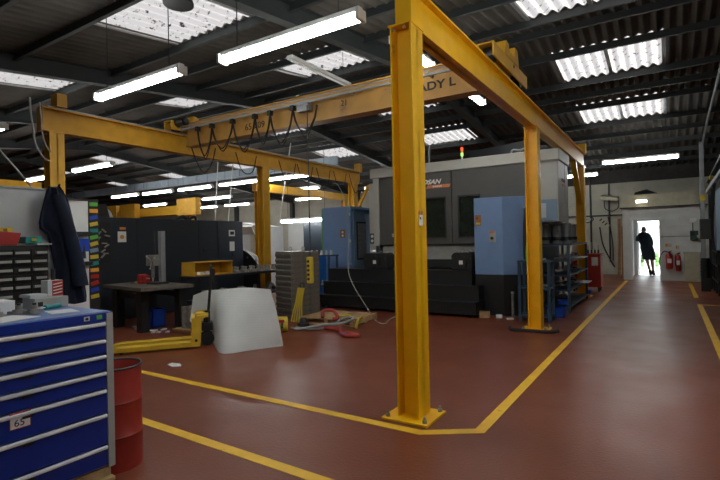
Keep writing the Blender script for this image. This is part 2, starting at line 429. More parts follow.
# painted floor lines (world coordinates on the floor)
def line(label, pts, w=0.09):
    g = G(); P = [Vector((x, y, 0)) for x, y in pts]; L_, R2 = [], []
    for i, p in enumerate(P):
        d0 = (p - P[i - 1]).normalized() if i else (P[1] - p).normalized()
        d1 = (P[i + 1] - p).normalized() if i < len(P) - 1 else d0
        n0 = Vector((-d0.y, d0.x, 0)); n1 = Vector((-d1.y, d1.x, 0)); m_ = (n0 + n1).normalized(); k = w / 2 / max(0.3, m_.dot(n0))
        L_.append(p + m_ * k); R2.append(p - m_ * k)
    up = Vector((0, 0, 0.003)); V = [[g.bm.verts.new(q) for q in (l, r, r + up, l + up)] for l, r in zip(L_, R2)]
    for A, B in zip(V, V[1:]):
        for j in range(4): g.bm.faces.new((A[j], A[(j + 1) % 4], B[(j + 1) % 4], B[j]))
    g.bm.faces.new(V[0][::-1]); g.bm.faces.new(V[-1])
    return g.top('floor_line', 'line', label, 'floor marking')
line('long yellow line bordering the left of the aisle, turning the corner at the gantry post', [(-7.6, 3.42), (-1.66, 3.40), (-1.27, 3.66), (-1.21, 18.6)])
line('worn yellow line crossing the foreground floor from the red drum', [(-4.4, 2.47), (-1.55, 2.40)])
line('yellow line on the far right of the aisle ending in front of the boxed panel', [(0.54, 19.0 - 1.0), (0.54, 14.0)])
line('yellow line on the near right of the aisle with a turned-in end', [(0.95, 12.6), (0.54, 12.6), (0.53, 4.0)])

# ================================================================== FLUORESCENT LIGHTS
def make_light(L=1.9):
    t = thing('fluorescent_light', 'fluorescent light', 'light', group=None)
    h = L / 2
    G().prism([(-0.035, 0.10), (0.035, 0.10), (0.045, 0.045), (-0.045, 0.045)], -h, h, 'X').build('housing', 'white', t, True)
    G().prism([(0.062 * math.cos(a), 0.008 + 0.045 * math.sin(a)) for a in [PI * 0.8 + i * PI * 1.4 / 10 for i in range(11)]], -h + 0.03, h - 0.03, 'X').build('lit_tube', 'tube', t, True)
    for s in (-1, 1):
        G().box(s * h - 0.02, s * h + 0.02, -0.07, 0.07, -0.035, 0.075).build('end_cap', 'amber' if False else 'white', t, True, bevel=0.006)
    return t
lamp0 = make_light(); lused = []
for ch in kids(lamp0): pass
GL = 'fluorescent lights hanging from the roof'
def put_lamp(x, y, z, label, alongY=False, yellow=False):
    r = place(lamp0, lused, (x, y, z), PI / 2 if alongY else 0.0, label, GL)
    # hanging wires reach up to the purlins, one mesh each, parts of this lamp
    for s in (-1, 1):
        top = rz_(y + (s * 0.7 if alongY else 0)) - z - 0.05
        me_key = 'hanger'
        g = G().cyl((s * 0.7, 0, 0.09), (s * 0.7, 0, top), 0.006, n=6)
        o = g.build('hanging_wire', 'steel', r, True)
    return r
lamps = [
 (-3.35, 3.83, 3.62, 'large lit fluorescent light nearest the camera, just left of the front gantry post'),
 (-5.98, 3.83, 3.66, 'lit fluorescent light above the left end of the rear gantry beam'),
 (-10.98, 3.83, 3.70, 'lit fluorescent light cut off by the left edge of the photo, above the white partition'),
 (-13.1, 7.05, 3.66, 'bluish lit fluorescent light just right of the leftmost yellow gantry post'),
 (-16.2, 7.15, 3.66, 'lit fluorescent light half hidden behind the leftmost gantry post'),
 (-19.4, 11.8, 3.66, 'lit fluorescent light above the yellow boxes of the far crane'),
 (-17.3, 11.9, 3.66, 'lit fluorescent light second from left in the row under the valley beam'),
 (-22.6, 15.4, 3.66, 'bluish lit fluorescent light low over the black machine, right of the far crane boxes'),
 (-15.05, 11.95, 3.66, 'lit fluorescent light third from left in the row under the valley beam'),
 (-12.7, 11.95, 3.66, 'lit fluorescent light just left of the middle gantry post'),
 (-10.35, 12.0, 3.66, 'bright lit fluorescent light just right of the middle gantry post'),
 (-17.5, 15.1, 3.66, 'lit fluorescent light above the lettered end of the black machine'),
 (-12.4, 14.95, 3.66, 'lit fluorescent light behind the thin poles right of the middle post'),
 (-22.2, 18.4, 3.66, 'far lit fluorescent light over the centre of the black machine'),
 (-19.7, 18.4, 3.66, 'far lit fluorescent light over the right end of the black machine'),
 (-14.6, 18.4, 3.66, 'far lit fluorescent light partly behind the middle gantry post'),
 (-9.4, 16.6, 3.66, 'far lit fluorescent light behind the angled brace of the rear gantry'),
 (-9.05, 11.15, 2.17, 'low blue-white lit work light beside the light blue machine'),
 (-0.65, 15.9, 3.68, 'lit fluorescent light hanging over the aisle before the exit'),
 (-3.0, 18.9, 3.72, 'lit fluorescent light behind the far post of the front gantry'),
]
for x, y, z, l in lamps: put_lamp(x, y, z, l)
lq1 = put_lamp(-3.05, 6.3, 4.2, 'lit fluorescent light right of the front gantry post, above the crane girder', True)
lq2 = put_lamp(-3.05, 8.75, 4.2, 'lit fluorescent light seen under the crane girder near its right end', True)
lq1.scale = lq2.scale = (0.64, 1, 1)      # shorter fittings
# unlit strip
t = thing('unlit_fluorescent_light', 'unlit pale fluorescent light crossing the rooflight above the crane girder', 'light', (-5.32, 7.1, 4.6))
G().box(-5.38, -5.26, 6.2, 8.0, 4.62, 4.68).build('housing', 'white', t)
G().cyl((-5.32, 6.23, 4.6), (-5.32, 7.97, 4.6), 0.018).build('unlit_tube', 'plastic', t)
for yy in (6.5, 7.8): G().cyl((-5.32, yy, 4.68), (-5.32, yy, rz_(yy) - 0.03), 0.006, n=6).build('hanging_wire', 'steel', t)

# ================================================================== GANTRY RUNWAYS
def hsec(g, x, y, z0, z1, dx=0.2, dy=0.22, t=0.016):
    """upright H section with flanges facing +-X"""
    g.box(x - dx / 2, x - dx / 2 + t, y - dy / 2, y + dy / 2, z0, z1).box(x + dx / 2 - t, x + dx / 2, y - dy / 2, y + dy / 2, z0, z1)
    g.box(x - dx / 2, x + dx / 2, y - t / 2 , y + t / 2, z0, z1)
def runway(name, label, X, y0, y1, cols, m, zb=3.33, zt=3.70, fw=0.19):
    t = thing(name, label, 'crane gantry', (X, cols[0], 0))
    g = G().box(X - 0.012, X + 0.012, y0, y1, zb, zt).box(X - fw / 2, X + fw / 2, y0, y1, zb, zb + 0.02).box(X - fw / 2, X + fw / 2, y0, y1, zt - 0.02, zt)
    g.box(X - fw / 2, X + fw / 2, y0 - 0.012, y0, zb, zt)
    g.build('runway_beam', m, t)
    G().box(X - 0.03, X + 0.03, y0 + 0.1, y1 - 0.1, zt, zt + 0.04).build('crane_rail', 'galv', t)
    for i, y in enumerate(cols):
        g = G(); hsec(g, X, y, 0.02, zb - 0.014)
        c = g.build('column', m, t)
        G().box(X - 0.11, X + 0.11, y - 0.125, y + 0.125, zb - 0.014, zb).build('cap_plate', m, c)
        G().box(X - 0.21, X + 0.21, y - 0.2, y + 0.2, 0, 0.02).build('base_plate', m, c, bevel=0.003)
        for a in (-1, 1):
            for b in (-1, 1):
                G().cyl((X + a * 0.17, y + b * 0.155, 0.02), (X + a * 0.17, y + b * 0.155, 0.045), 0.02, n=6).cyl((X + a * 0.17, y + b * 0.155, 0.045), (X + a * 0.17, y + b * 0.155, 0.07), 0.01, n=8).build('anchor_bolt', 'galv', c)
        for a in (-1, 1):
            G().cyl((X + a * 0.05, y - 0.126, zb - 0.05), (X + a * 0.05, y - 0.14, zb - 0.05), 0.012, n=6).build('cap_bolt', 'galv', c)
    return t
rw = runway('crane_gantry', 'yellow crane gantry on posts along the left of the aisle, nearest the camera', -1.86, 3.66, 13.95, (3.70, 8.22, 13.35), 'yellow', fw=0.15)
G().bar((-1.86, 12.3, 3.33), (-1.86, 13.25, 2.35), 0.12, 0.09).build('knee_brace', 'yellow', rw)
G().box(-1.95, -1.77, 13.7, 13.9, 3.70, 3.95).build('end_stop', 'yellow', rw)
G().box(-1.759, -1.757, 3.66, 3.735, 1.63, 1.72).build('notice', 'paper', rw)
G().box(-1.7585, -1.7575, 3.66, 3.735, 1.72, 1.75).build('notice_header', 'orange', rw)
G().box(-1.757, -1.756, 3.68, 3.70, 1.68, 1.70).build('notice_symbol', 'ink', rw)
lw = runway('crane_gantry', 'yellow crane gantry on posts across the back, over the black machine and workbench', -8.15, 3.60, 12.75, (3.79, 8.45, 12.35), 'yellow_old')
G().bar((-8.15, 12.5, 2.45), (-8.15, 13.3, 3.33), 0.1, 0.08).build('knee_brace', 'yellow_old', lw)
G().box(-8.25, -8.05, 12.6, 12.75, 3.70, 3.95).build('end_stop', 'yellow_old', lw)
G().box(-8.25, -8.05, 3.80, 3.95, 3.74, 3.95).build('end_stop', 'yellow_old', lw)
# festoon cable loops under the rear runway
for i, y in enumerate((6.3, 7.5, 8.9, 9.6, 10.4, 11.2, 12.0)):
    pts = [(-8.03, y - 0.02, 3.55), (-8.02, y + 0.12, 3.2), (-8.02, y + 0.3, 3.0 + 0.1 * (i % 2)), (-8.02, y + 0.5, 3.2), (-8.03, y + 0.62, 3.55)]
    G().tube(curve_pts(pts, 5), 0.011, 6).build('festoon_cable', 'blackrub', lw)

# ================================================================== OVERHEAD CRANE
oc = thing('overhead_crane', 'dull yellow crane girder spanning the two gantries with black looped cables', 'crane', (-5, 6.2, 3.45))
g = G().box(-7.95, -2.06, 6.15, 6.165, 3.47, 3.90).box(-7.95, -2.06, 6.12, 6.34, 3.89, 3.91).box(-7.95, -2.06, 6.12, 6.34, 3.45, 3.47)
g.box(-7.95, -2.06, 6.30, 6.315, 3.47, 3.90)
g.build('girder', 'yellow_dull', oc)
def end_truck(X):
    g = G().box(X - 0.11, X - 0.09, 5.85, 7.5, 3.76, 3.93).box(X + 0.09, X + 0.11, 5.85, 7.5, 3.76, 3.93).box(X - 0.11, X + 0.11, 5.85, 7.5, 3.92, 3.94)
    g.prism([(6.3, 3.93), (7.0, 3.93), (6.93, 4.16), (6.80, 4.16), (6.78, 4.02), (6.5, 4.02), (6.5, 4.10), (6.38, 4.12)], X - 0.1, X + 0.12, 'X')
    e = g.build('end_carriage', 'yellow_old', oc, bevel=0.004)
    for y in (6.05, 7.3): G().cyl((X - 0.06, y, 3.84), (X + 0.06, y, 3.84), 0.1, n=18).build('wheel', 'steel', e)
    sg = -1 if X > -5 else 1; G().cyl((X + sg * 0.11, 6.0, 3.90), (X + sg * 0.34, 6.0, 3.90), 0.08, n=16).cyl((X + sg * 0.34, 6.0, 3.90), (X + sg * 0.38, 6.0, 3.90), 0.06, n=16).build('travel_motor', 'black', e)
    G().cyl((X + 0.112, 6.75, 3.88), (X + 0.118, 6.75, 3.88), 0.025, n=10).build('access_hole', 'ink', e)
end_truck(-1.86); end_truck(-8.15)
G().box(-7.95, -2.06, 5.98, 5.995, 3.80, 3.815).box(-7.95, -2.06, 5.98, 6.02, 3.735, 3.765).build('festoon_rail', 'galv', oc)
for x in (-7.9, -6.6, -5.3, -4.0, -2.7): G().box(x - 0.015, x + 0.015, 5.98, 6.15, 3.75, 3.78).build('rail_bracket', 'galv', oc)
fx = [-7.45, -7.05, -6.5, -5.95, -5.6, -5.1]
for i, x in enumerate(fx):
    G().box(x - 0.035, x + 0.035, 5.96, 6.04, 3.66, 3.74).build('cable_trolley', 'black', oc)
    if i < len(fx) - 1 or True:
        x2 = fx[i + 1] if i < len(fx) - 1 else x + 0.5
        dp = 0.42 if i % 2 else 0.5
        for w in (0, 1):
            q = w * 0.02
            pts = [(x, 5.99 + q, 3.67), (x + (x2 - x) * 0.15, 5.99 + q, 3.67 - dp * 0.55), (x + (x2 - x) * 0.5, 5.99 + q, 3.67 - dp - w * 0.05), (x + (x2 - x) * 0.85, 5.99 + q, 3.67 - dp * 0.55), (x2, 5.99 + q, 3.67)]
            G().tube(curve_pts(pts, 5), 0.010, 6).build('festoon_cable', 'blackrub', oc)
text('lettering', '65 709', 0.16, 'ink', oc, (-6.35, 6.145, 3.54), FRONT, 0.002, sx=1.1)
text('lettering', '21', 0.13, 'ink', oc, (-4.25, 6.145, 3.62), FRONT, 0.002)
text('lettering', 'LADY L', 0.16, 'ink', oc, (-3.02, 6.145, 3.59), FRONT, 0.002, sx=1.25, bold=0.004)
# hoist on the girder and its control pendant
G().box(-5.02, -4.78, 6.0, 6.1, 3.62, 3.78).build('hoist_box', 'galv', oc)
G().cyl((-4.80, 6.0, 3.70), (-4.80, 6.0, 1.30), 0.009, n=8).build('pendant_cable', 'steel', oc)
pe = G().box(-4.845, -4.755, 5.95, 6.03, 0.86, 1.28).build('pendant_control', 'gold', oc, bevel=0.015)
for i in range(5): G().cyl((-4.80, 5.95, 0.93 + i * 0.07), (-4.80, 5.935, 0.93 + i * 0.07), 0.022, n=10).build('push_button', 'ink', pe)
pe.location.z = 0
# far cranes in the other bays
t = thing('crane_gantry', 'short yellow beam on a post above the light blue machine, right of the middle post', 'crane gantry', (-11.0, 14, 0))
G().box(-11.5, -11.3, 11.4, 16.8, 3.25, 3.52).build('runway_beam', 'yellow_old', t)
g = G(); hsec(g, -11.4, 16.6, 0, 3.25); g.build('column', 'yellow_old', t)
g = G(); hsec(g, -11.4, 11.6, 0, 3.25); g.build('column', 'yellow_old', t)
t = thing('crane_gantry', 'far yellow crane beam with yellow boxes seen over the top of the black machine', 'crane gantry', (-24, 14, 0))
G().box(-33, -17.5, 14, 14.2, 2.95, 3.35).build('runway_beam', 'yellow_old', t)
for x in (-24.0, -22.4, -17.9): G().box(x - 0.65, x + 0.65, 13.7, 13.98, 2.85, 3.6).build('crane_box', 'yellow_old', t, bevel=0.02)
for x in (-32, -26, -18): 
    g = G(); hsec(g, x, 14.1, 0, 2.95); g.build('column', 'yellow_old', t)
t = thing('crane_gantry', 'yellow crane beam at the far left above the white partition', 'crane gantry', (-13, 4.5, 0))
G().box(-13.1, -12.9, 1.5, 5.7, 2.82, 3.12).build('runway_beam', 'yellow_old', t)
for y in (1.8, 5.4):
    g = G(); hsec(g, -13.0, y, 0, 2.82); g.build('column', 'yellow_old', t)

# ================================================================== BIG MACHINE (centre)
mc = thing('machining_centre', 'large charcoal and beige machining centre behind the black steps, with two windowed doors', 'machine', (-3.85, 11, 0))
G().box(-5.88, -2.36, 10.05, 13.0, 0, 2.2).box(-5.88, -2.36, 10.05, 12.0, 2.2, 3.0).box(-2.36, -1.78, 10.05, 10.85, 1.84, 3.0).build('body', 'machgrey', mc, bevel=0.01)
G().box(-5.95, -1.72, 9.75, 10.9, 3.0, 3.22).box(-5.95, -2.4, 10.9, 12.05, 3.0, 3.22).build('top_trim', 'beige', mc, bevel=0.015)
G().box(-5.88, -5.74, 9.78, 10.05, 1.40, 3.0).build('corner_post', 'beige', mc)
G().box(-5.74, -4.62, 9.82, 10.05, 1.42, 3.0).build('front_panel', 'machgrey', mc, bevel=0.006)
def mdoor(x0, x1, wx0, wx1, nm='sliding_door'):
    g = G().box(x0, wx0, 9.78, 9.84, 1.42, 3.0).box(wx1, x1, 9.78, 9.84, 1.42, 3.0).box(wx0, wx1, 9.78, 9.84, 2.42, 3.0).box(wx0, wx1, 9.78, 9.84, 1.42, 1.58)
    d = g.build(nm, 'machgrey', mc)
    G().box(wx0 - 0.02, wx1 + 0.02, 9.80, 9.81, 1.56, 2.44).build('window_pane', 'glass', d)
    g = G()
    for (a, b, c, e) in ((wx0 - 0.03, wx0, 1.56, 2.44), (wx1, wx1 + 0.03, 1.56, 2.44), (wx0 - 0.03, wx1 + 0.03, 1.55, 1.58), (wx0 - 0.03, wx1 + 0.03, 2.42, 2.45)): g.box(a, b, 9.765, 9.79, c, e)
    g.build('window_gasket', 'black', d)
    return d
d1 = mdoor(-4.95, -3.92, -4.52, -4.07); d2 = mdoor(-3.90, -3.0, -3.74, -3.30)
G().box(-3.0, -2.35, 9.78, 9.84, 1.42, 3.0).build('front_panel', 'machgrey', mc)
G().box(-2.95, -1.85, 9.82, 10.05, 2.35, 3.0).build('front_panel', 'beige', mc) if False else None
G().box(-2.33, -1.76, 9.80, 10.05, 2.25, 3.0).build('side_panel', 'beige', mc)
G().box(-2.33, -1.78, 9.80, 10.05, 1.84, 2.25).build('side_panel', 'bluegrey', mc)
G().box(-2.12, -1.98, 9.79, 9.80, 1.9, 2.18).build('side_window', 'panel', mc)
G().box(-1.756, -1.75, 9.95, 10.2, 1.9, 2.2).build('side_window', 'cabgrey', mc)
G().box(-2.37, -2.34, 10.0, 13.0, 0.0, 2.19).build('side_panel', 'bluegrey', mc)
G().box(-1.78, -1.755, 9.82, 10.87, 1.84, 3.0).box(-2.36, -1.755, 9.82, 10.87, 1.82, 1.84).build('side_panel', 'beige', mc)
G().box(-2.34, -2.33, 10.9, 11.5, 1.6, 2.05).build('side_window', 'panel', mc)
G().box(-2.34, -2.33, 11.6, 11.95, 1.5, 2.1).build('side_window', 'cabgrey', mc)
text('maker_lettering', 'DOOSAN', 0.09, 'ink', mc, (-1.755, 10.15, 2.62), SIDE, 0.002, 0.3, 0.003)
G().box(-1.757, -1.75, 10.25, 10.6, 2.53, 2.58).build('orange_stripe', 'orange', mc)
for y in (10.5,): G().box(-1.757, -1.752, y, y + 0.01, 2.2, 3.0).build('panel_seam', 'black', mc)
text('maker_lettering', 'DOOSAN', 0.14, 'paper', mc, (-4.86, 9.77, 2.745), FRONT, 0.003, 0.35, 0.004, 1.15)
G().prism([(-4.50, 2.65), (-3.96, 2.65), (-3.92, 2.72), (-4.46, 2.72)], 9.77, 9.78, 'Y').build('orange_stripe', 'orange', mc)
g = G()
for i in range(5): g.box(-4.34 + i * 0.045, -4.31 + i * 0.045, 9.765, 9.77, 2.67, 2.70)
g.build('small_print', 'paper', mc)
# recess under the doors
G().box(-5.74, -3.0, 9.95, 10.05, 0.88, 1.40).build('recess_panel', 'cabgrey', mc)
G().box(-5.0, -3.85, 9.90, 9.96, 0.90, 1.08).build('chip_guard', 'black', mc)
g = G().cyl((-3.70, 9.9, 3.22), (-3.70, 9.9, 3.30), 0.02, n=10); lt = g.build('beacon_pole', 'white', mc)
G().cyl((-3.70, 9.9, 3.30), (-3.70, 9.9, 3.37), 0.028, n=12).build('green_lamp', 'greenlamp', lt)
G().cyl((-3.70, 9.9, 3.37), (-3.70, 9.9, 3.42), 0.028, n=12).build('amber_lamp', 'amber', lt)
G().cyl((-3.70, 9.9, 3.42), (-3.70, 9.9, 3.49), 0.028, n=12).build('red_lamp', 'redlamp', lt)
G().tube(curve_pts([(-4.6, 10.2, 3.2), (-4.6, 10.2, 3.62), (-4.5, 10.2, 3.68), (-3.9, 10.2, 3.7)], 5), 0.025).build('pipe', 'galv', mc)
G().prism([(-3.9, 3.22), (-2.4, 3.22), (-2.4, 3.62), (-3.75, 3.52)], 10.6, 12.0, 'Y').build('roof_hood', 'slate', mc, bevel=0.01)
G().tube(curve_pts([(-2.7, 10.0, 3.22), (-2.65, 10.0, 3.32), (-2.5, 10.0, 3.30), (-2.35, 10.0, 3.34), (-2.3, 10.0, 3.22)], 5), 0.02).build('pipe', 'galv', mc)
for x in (-5.4, -5.1): G().box(x, x + 0.1, 9.79, 9.82, 1.6, 1.68).build('gauge', 'chrome', mc)

# blue control cabinet
cc = thing('control_cabinet', 'light blue control cabinet with black base, standing at the right end of the black steps', 'cabinet', (-2.9, 9.7, 0))
poly = [(-3.32, 9.58), (-2.78, 9.58), (-2.38, 9.78 + 0.01), (-2.38, 9.78), (-3.32, 9.78)]
poly = [(-3.29, 9.40), (-2.72, 9.40), (-2.33, 9.60), (-2.33, 9.74), (-3.29, 9.74)]
G().prism(poly, 0.80, 2.33).build('cabinet_body', 'blue', cc, bevel=0.006)
G().prism(poly, 0.0, 0.80).build('base', 'black', cc, bevel=0.004)
n_ = G().box(-3.27, -3.14, 9.39, 9.40, 1.78, 1.99).build('notice', 'wood2', cc)
G().box(-3.25, -3.20, 9.385, 9.39, 1.90, 1.95).build('notice_symbol', 'red', n_)
G().box(-3.25, -3.16, 9.385, 9.39, 1.80, 1.84).build('notice_symbol', 'gold', n_)
s_ = G().box(-2.99, -2.86, 9.385, 9.40, 1.44, 1.66).build('switch_plate', 'cabgrey', cc, bevel=0.004)
G().cyl((-2.925, 9.385, 1.52), (-2.925, 9.36, 1.52), 0.03, n=12).build('switch_knob', 'ink', s_)
G().box(-2.98, -2.87, 9.38, 9.385, 1.62, 1.66).build('switch_label', 'orange', s_)

# steps
st = thing('access_steps', 'three wide black chequer-plate steps in front of the charcoal machine', 'steps', (-5, 9.3, 0))
for i, (y0, z0, z1, xr) in enumerate(((8.85, 0, 0.30, -3.10), (9.08, 0.30, 0.59, -3.12), (9.30, 0.59, 0.88, -3.33))):
    g = G().box(-6.88, xr if i < 2 else -3.33, y0, 9.76 if i == 2 else 9.38, z0 + (0.06 if i == 0 else 0), z1)
    g.box(-6.88, xr, y0 - 0.02, y0, z1 - 0.035, z1)
    s_ = g.build('step', 'black', st)
    G().box(-6.88, xr, y0 - 0.021, y0 + 0.0, z1, z1 + 0.004).build('step_nosing', 'steel', s_)
for x in (-6.8, -5.0, -3.2): G().cyl((x, 8.95, 0), (x, 8.95, 0.07), 0.03, n=8).build('foot', 'steel', st)

def swarf(cx, cy, cz, label, n=14, rx=0.2, ry=0.1):
    g = G()
    for i in range(n):
        a = random.random() * 6.28
        g.rbox((cx + random.uniform(-rx, rx), cy + random.uniform(-ry, ry), cz + random.uniform(0.005, 0.05)), (random.uniform(0.03, 0.09), 0.02, 0.02), a, random.uniform(-.5, .5))
    return g.top('swarf', 'chrome', label, 'metal shavings', kind='stuff')
def fixture(x0, x1, side):
    t = thing('pallet_clamp', 'black clamp block with white label on the steps beside the %s' % side, 'clamp', ((x0 + x1) / 2, 9.5, 0.885))
    g = G().prism([(x0, 0.885), (x1, 0.885), (x1, 1.18), (x1 - 0.06, 1.24), (x0 + 0.06, 1.24), (x0, 1.18)], 9.36, 9.72, 'Y')
    g.build('block', 'black', t, bevel=0.01)
    G().cyl(((x0 + x1) / 2, 9.36, 1.05), ((x0 + x1) / 2, 9.33, 1.05), 0.13, n=24).build('round_boss', 'black', t)
    G().box((x0 + x1) / 2 - 0.04, (x0 + x1) / 2 + 0.04, 9.322, 9.33, 1.0, 1.08).build('label_plate', 'paper', t)
    for s in (0.08, 0.92): G().cyl((x0 + (x1 - x0) * s, 9.36, 1.12), (x0 + (x1 - x0) * s, 9.34, 1.12), 0.02, n=8).build('bolt', 'steel', t)
fixture(-3.78, -3.34, 'light blue control cabinet'); fixture(-5.92, -5.30, 'blue shelf and hanging cable')
swarf(-3.56, 9.5, 1.24, 'bright metal shavings heaped on the right black clamp block', 16, 0.16, 0.1)
swarf(-5.6, 9.5, 1.24, 'bright metal shavings on the left black clamp block', 16, 0.2, 0.1)

# ================================================================== LIGHT BLUE MACHINE, far centre
bm_ = thing('enclosed_machine', 'light blue machine enclosure with a dark window, left of the charcoal machining centre', 'machine', (-7.3, 11, 0))
G().box(-7.95, -7.02, 10.5, 11.9, 0, 2.45).build('cabinet_body', 'blue', bm_, bevel=0.01)
G().box(-7.02, -7.0, 10.62, 11.85, 0.1, 2.30).build('side_door', 'bluegrey', bm_)
G().box(-7.02, -6.93, 10.55, 11.9, 2.32, 2.38).build('cornice', 'rackblue', bm_)
G().box(-7.02, -5.9, 11.2, 12.3, 0, 2.25).build('side_body', 'bluegrey', bm_, bevel=0.008)
G().box(-7.02, -5.9, 11.15, 11.2, 2.12, 2.25).build('cornice', 'bluegrey', bm_)
w = G().box(-7.02, -6.99, 10.74, 11.26, 1.02, 2.05).build('window_frame', 'black', bm_)
G().box(-6.99, -6.985, 10.79, 11.21, 1.07, 2.0).build('window_pane', 'dullmetal', w)
n_ = G().box(-7.36, -7.20, 10.49, 10.5, 1.62, 1.84).build('notice', 'wood2', bm_)
G().cyl((-7.28, 10.49, 1.77), (-7.28, 10.485, 1.77), 0.03, n=10).build('notice_symbol', 'paper', n_)
G().cyl((-7.28, 10.49, 1.68), (-7.28, 10.485, 1.68), 0.03, n=10).build('notice_symbol', 'paper', n_)
for z in (0.9, 1.5, 2.2): G().box(-7.06, -7.02, 10.48, 10.5, z, z + 0.07).build('hinge', 'chrome', bm_)
G().prism([(-6.9, 2.25), (-5.9, 2.25), (-5.9, 2.45), (-6.3, 2.75), (-6.9, 2.35)], 11.3, 11.9, 'Y').build('roof_hood', 'bluegrey', bm_)
G().box(-7.98, -7.95, 10.5, 10.53, 0.6, 2.42).build('green_edge_strip', 'green', bm_)
# grey column machine head in front
t = thing('machine_column', 'tall narrow grey machine column with gauges, left of the near gantry post', 'machine', (-5.95, 10, 0))
G().box(-6.07, -5.9, 9.9, 10.03, 0.0, 2.9).build('column_body', 'beige', t)
G().box(-6.05, -5.92, 9.87, 9.9, 1.45, 1.7).build('gauge_panel', 'machgrey', t)
for z in (1.52, 1.63): G().cyl((-5.985, 9.87, z), (-5.985, 9.86, z), 0.035, n=12).build('gauge', 'paper', t)

# pale cabinets and the dark cabinet behind
t = thing('grey_cabinet', 'tall pale grey metal cabinet right of the middle gantry post', 'cabinet', (-10.3, 12.6, 0))
G().box(-10.95, -9.5, 12.5, 13.2, 0, 2.2).build('cabinet_body', 'panel', t, bevel=0.02)
G().box(-10.22, -10.21, 12.495, 12.5, 0.1, 2.15).build('door_gap', 'black', t)
t = thing('curved_enclosure', 'pale machine enclosure with a leaning door, between the black machine and middle post', 'machine', (-12.6, 12.0, 0))
G().prism([(-13.0, 0), (-11.6, 0), (-11.6, 2.1), (-13.0, 2.3)], 12.2, 13.0, 'Y').build('enclosure_body', 'panel', t, bevel=0.02)
G().prism([(-12.2, 0.3), (-11.75, 0.3), (-11.35, 2.15), (-12.2, 2.15)], 11.95, 12.1, 'Y').build('leaning_door', 'cream', t, bevel=0.01)
G().rbox((-12.3, 11.9, 2.0), (0.7, 0.12, 0.3), 0, 0.5).build('hood_flap', 'cabgrey', t)
t = thing('dark_cabinet', 'tall dark slate cabinet with a small white label, under the low work light', 'cabinet', (-8.9, 11.8, 0))
G().box(-9.45, -8.0, 11.5, 12.2, 0, 2.28).build('cabinet_body', 'slate', t, bevel=0.01)
G().box(-8.72, -8.56, 11.49, 11.5, 1.6, 1.84).build('notice', 'paper', t)
G().box(-8.67, -8.61, 11.485, 11.49, 1.68, 1.78).build('notice_symbol', 'ink', t)
G().box(-8.73, -8.71, 11.485, 11.5, 0.1, 2.2).build('door_gap', 'black', t)

# ================================================================== LONG BLACK MACHINE (left)
bk = thing('black_machine', 'long slate-black machine enclosure along the left behind the drill press', 'machine', (-10.6, 6.8, 0))
G().box(-11.6, -9.5, 4.55, 9.05, 0, 2.11).build('machine_body', 'slate', bk, bevel=0.015)
for y in (6.02, 7.62, 8.2): G().box(-9.505, -9.494, y, y + 0.015, 0.1, 2.08).build('door_gap', 'black', bk)
G().box(-9.5, -9.494, 4.6, 9.0, 0.70, 0.715).build('door_gap', 'black', bk)
G().box(-9.5, -9.46, 5.02, 5.42, 1.20, 2.0).build('door_recess', 'black', bk)
for i in range(12): G().rbox((-9.44, 5.22 + random.uniform(-0.14, 0.14), 1.28 + i * 0.05), (0.03, 0.10, 0.025), 0, random.uniform(-1, 1)).build('fitting', 'chrome', bk)
n_ = G().box(-9.5, -9.49, 5.60, 5.78, 1.60, 1.82).build('notice', 'paper', bk)
G().cyl((-9.49, 5.69, 1.71), (-9.485, 5.69, 1.71), 0.045, n=14).build('notice_symbol', 'amber', n_)
G().box(-9.5, -9.485, 5.64, 5.77, 1.86, 1.91).build('amber_badge', 'orange', bk)
G().box(-9.5, -9.49, 8.56, 8.76, 1.72, 1.88).build('display', 'paper', bk)
G().box(-9.49, -9.48, 8.60, 8.72, 1.76, 1.84).build('display_glass', 'ink', bk)
G().box(-9.5, -9.49, 8.58, 8.74, 1.34, 1.58).build('notice', 'paper', bk)
G().cyl((-9.5, 8.68, 1.24), (-9.46, 8.68, 1.24), 0.03, n=12).build('rotary_switch', 'steel', bk)
for y in (6.4, 7.75): G().box(-9.5, -9.48, y, y + 0.12, 1.35, 1.40).build('door_handle', 'black', bk)
g = G()
for i in range(6): g.box(-9.5, -9.49, 7.75 + 0.05 * i, 7.78 + 0.05 * i, 0.95, 1.0)
g.build('raised_lettering', 'steel', bk)
G().prism([(5.10, 2.11), (5.50, 2.11), (5.43, 2.38), (5.20, 2.38)], -9.95, -9.6, 'X').build('roof_vent', 'black', bk)
G().tube(curve_pts([(-9.75, 5.4, 2.30), (-9.75, 5.55, 2.24), (-9.75, 5.62, 2.11)], 5), 0.04).build('hose', 'panel', bk)
G().tube(curve_pts([(-9.8, 7.2, 2.10), (-9.8, 7.4, 2.20), (-9.8, 7.55, 2.14), (-9.8, 7.75, 2.20), (-9.8, 7.8, 2.10)], 5), 0.035).build('hose', 'slate', bk)
# curved guard at the end
t = thing('curved_guard', 'black quarter-round machine guard at the right end of the black machine', 'guard', (-9.3, 9.3, 0))
pts = [(-9.9, 0)] + [(-9.9 + 1.05 * math.sin(a), 1.38 * math.cos(a)) for a in [i * PI / 2 / 12 for i in range(13)]]
G().prism(pts, 9.2, 9.4, 'Y').build('guard_plate', 'black', t, bevel=0.01)
for k in range(3): G().cyl((-9.5 + 0.2 * k, 9.2, 1.15 - 0.25 * k), (-9.5 + 0.2 * k, 9.185, 1.15 - 0.25 * k), 0.02, n=8).build('bolt', 'chrome', t)

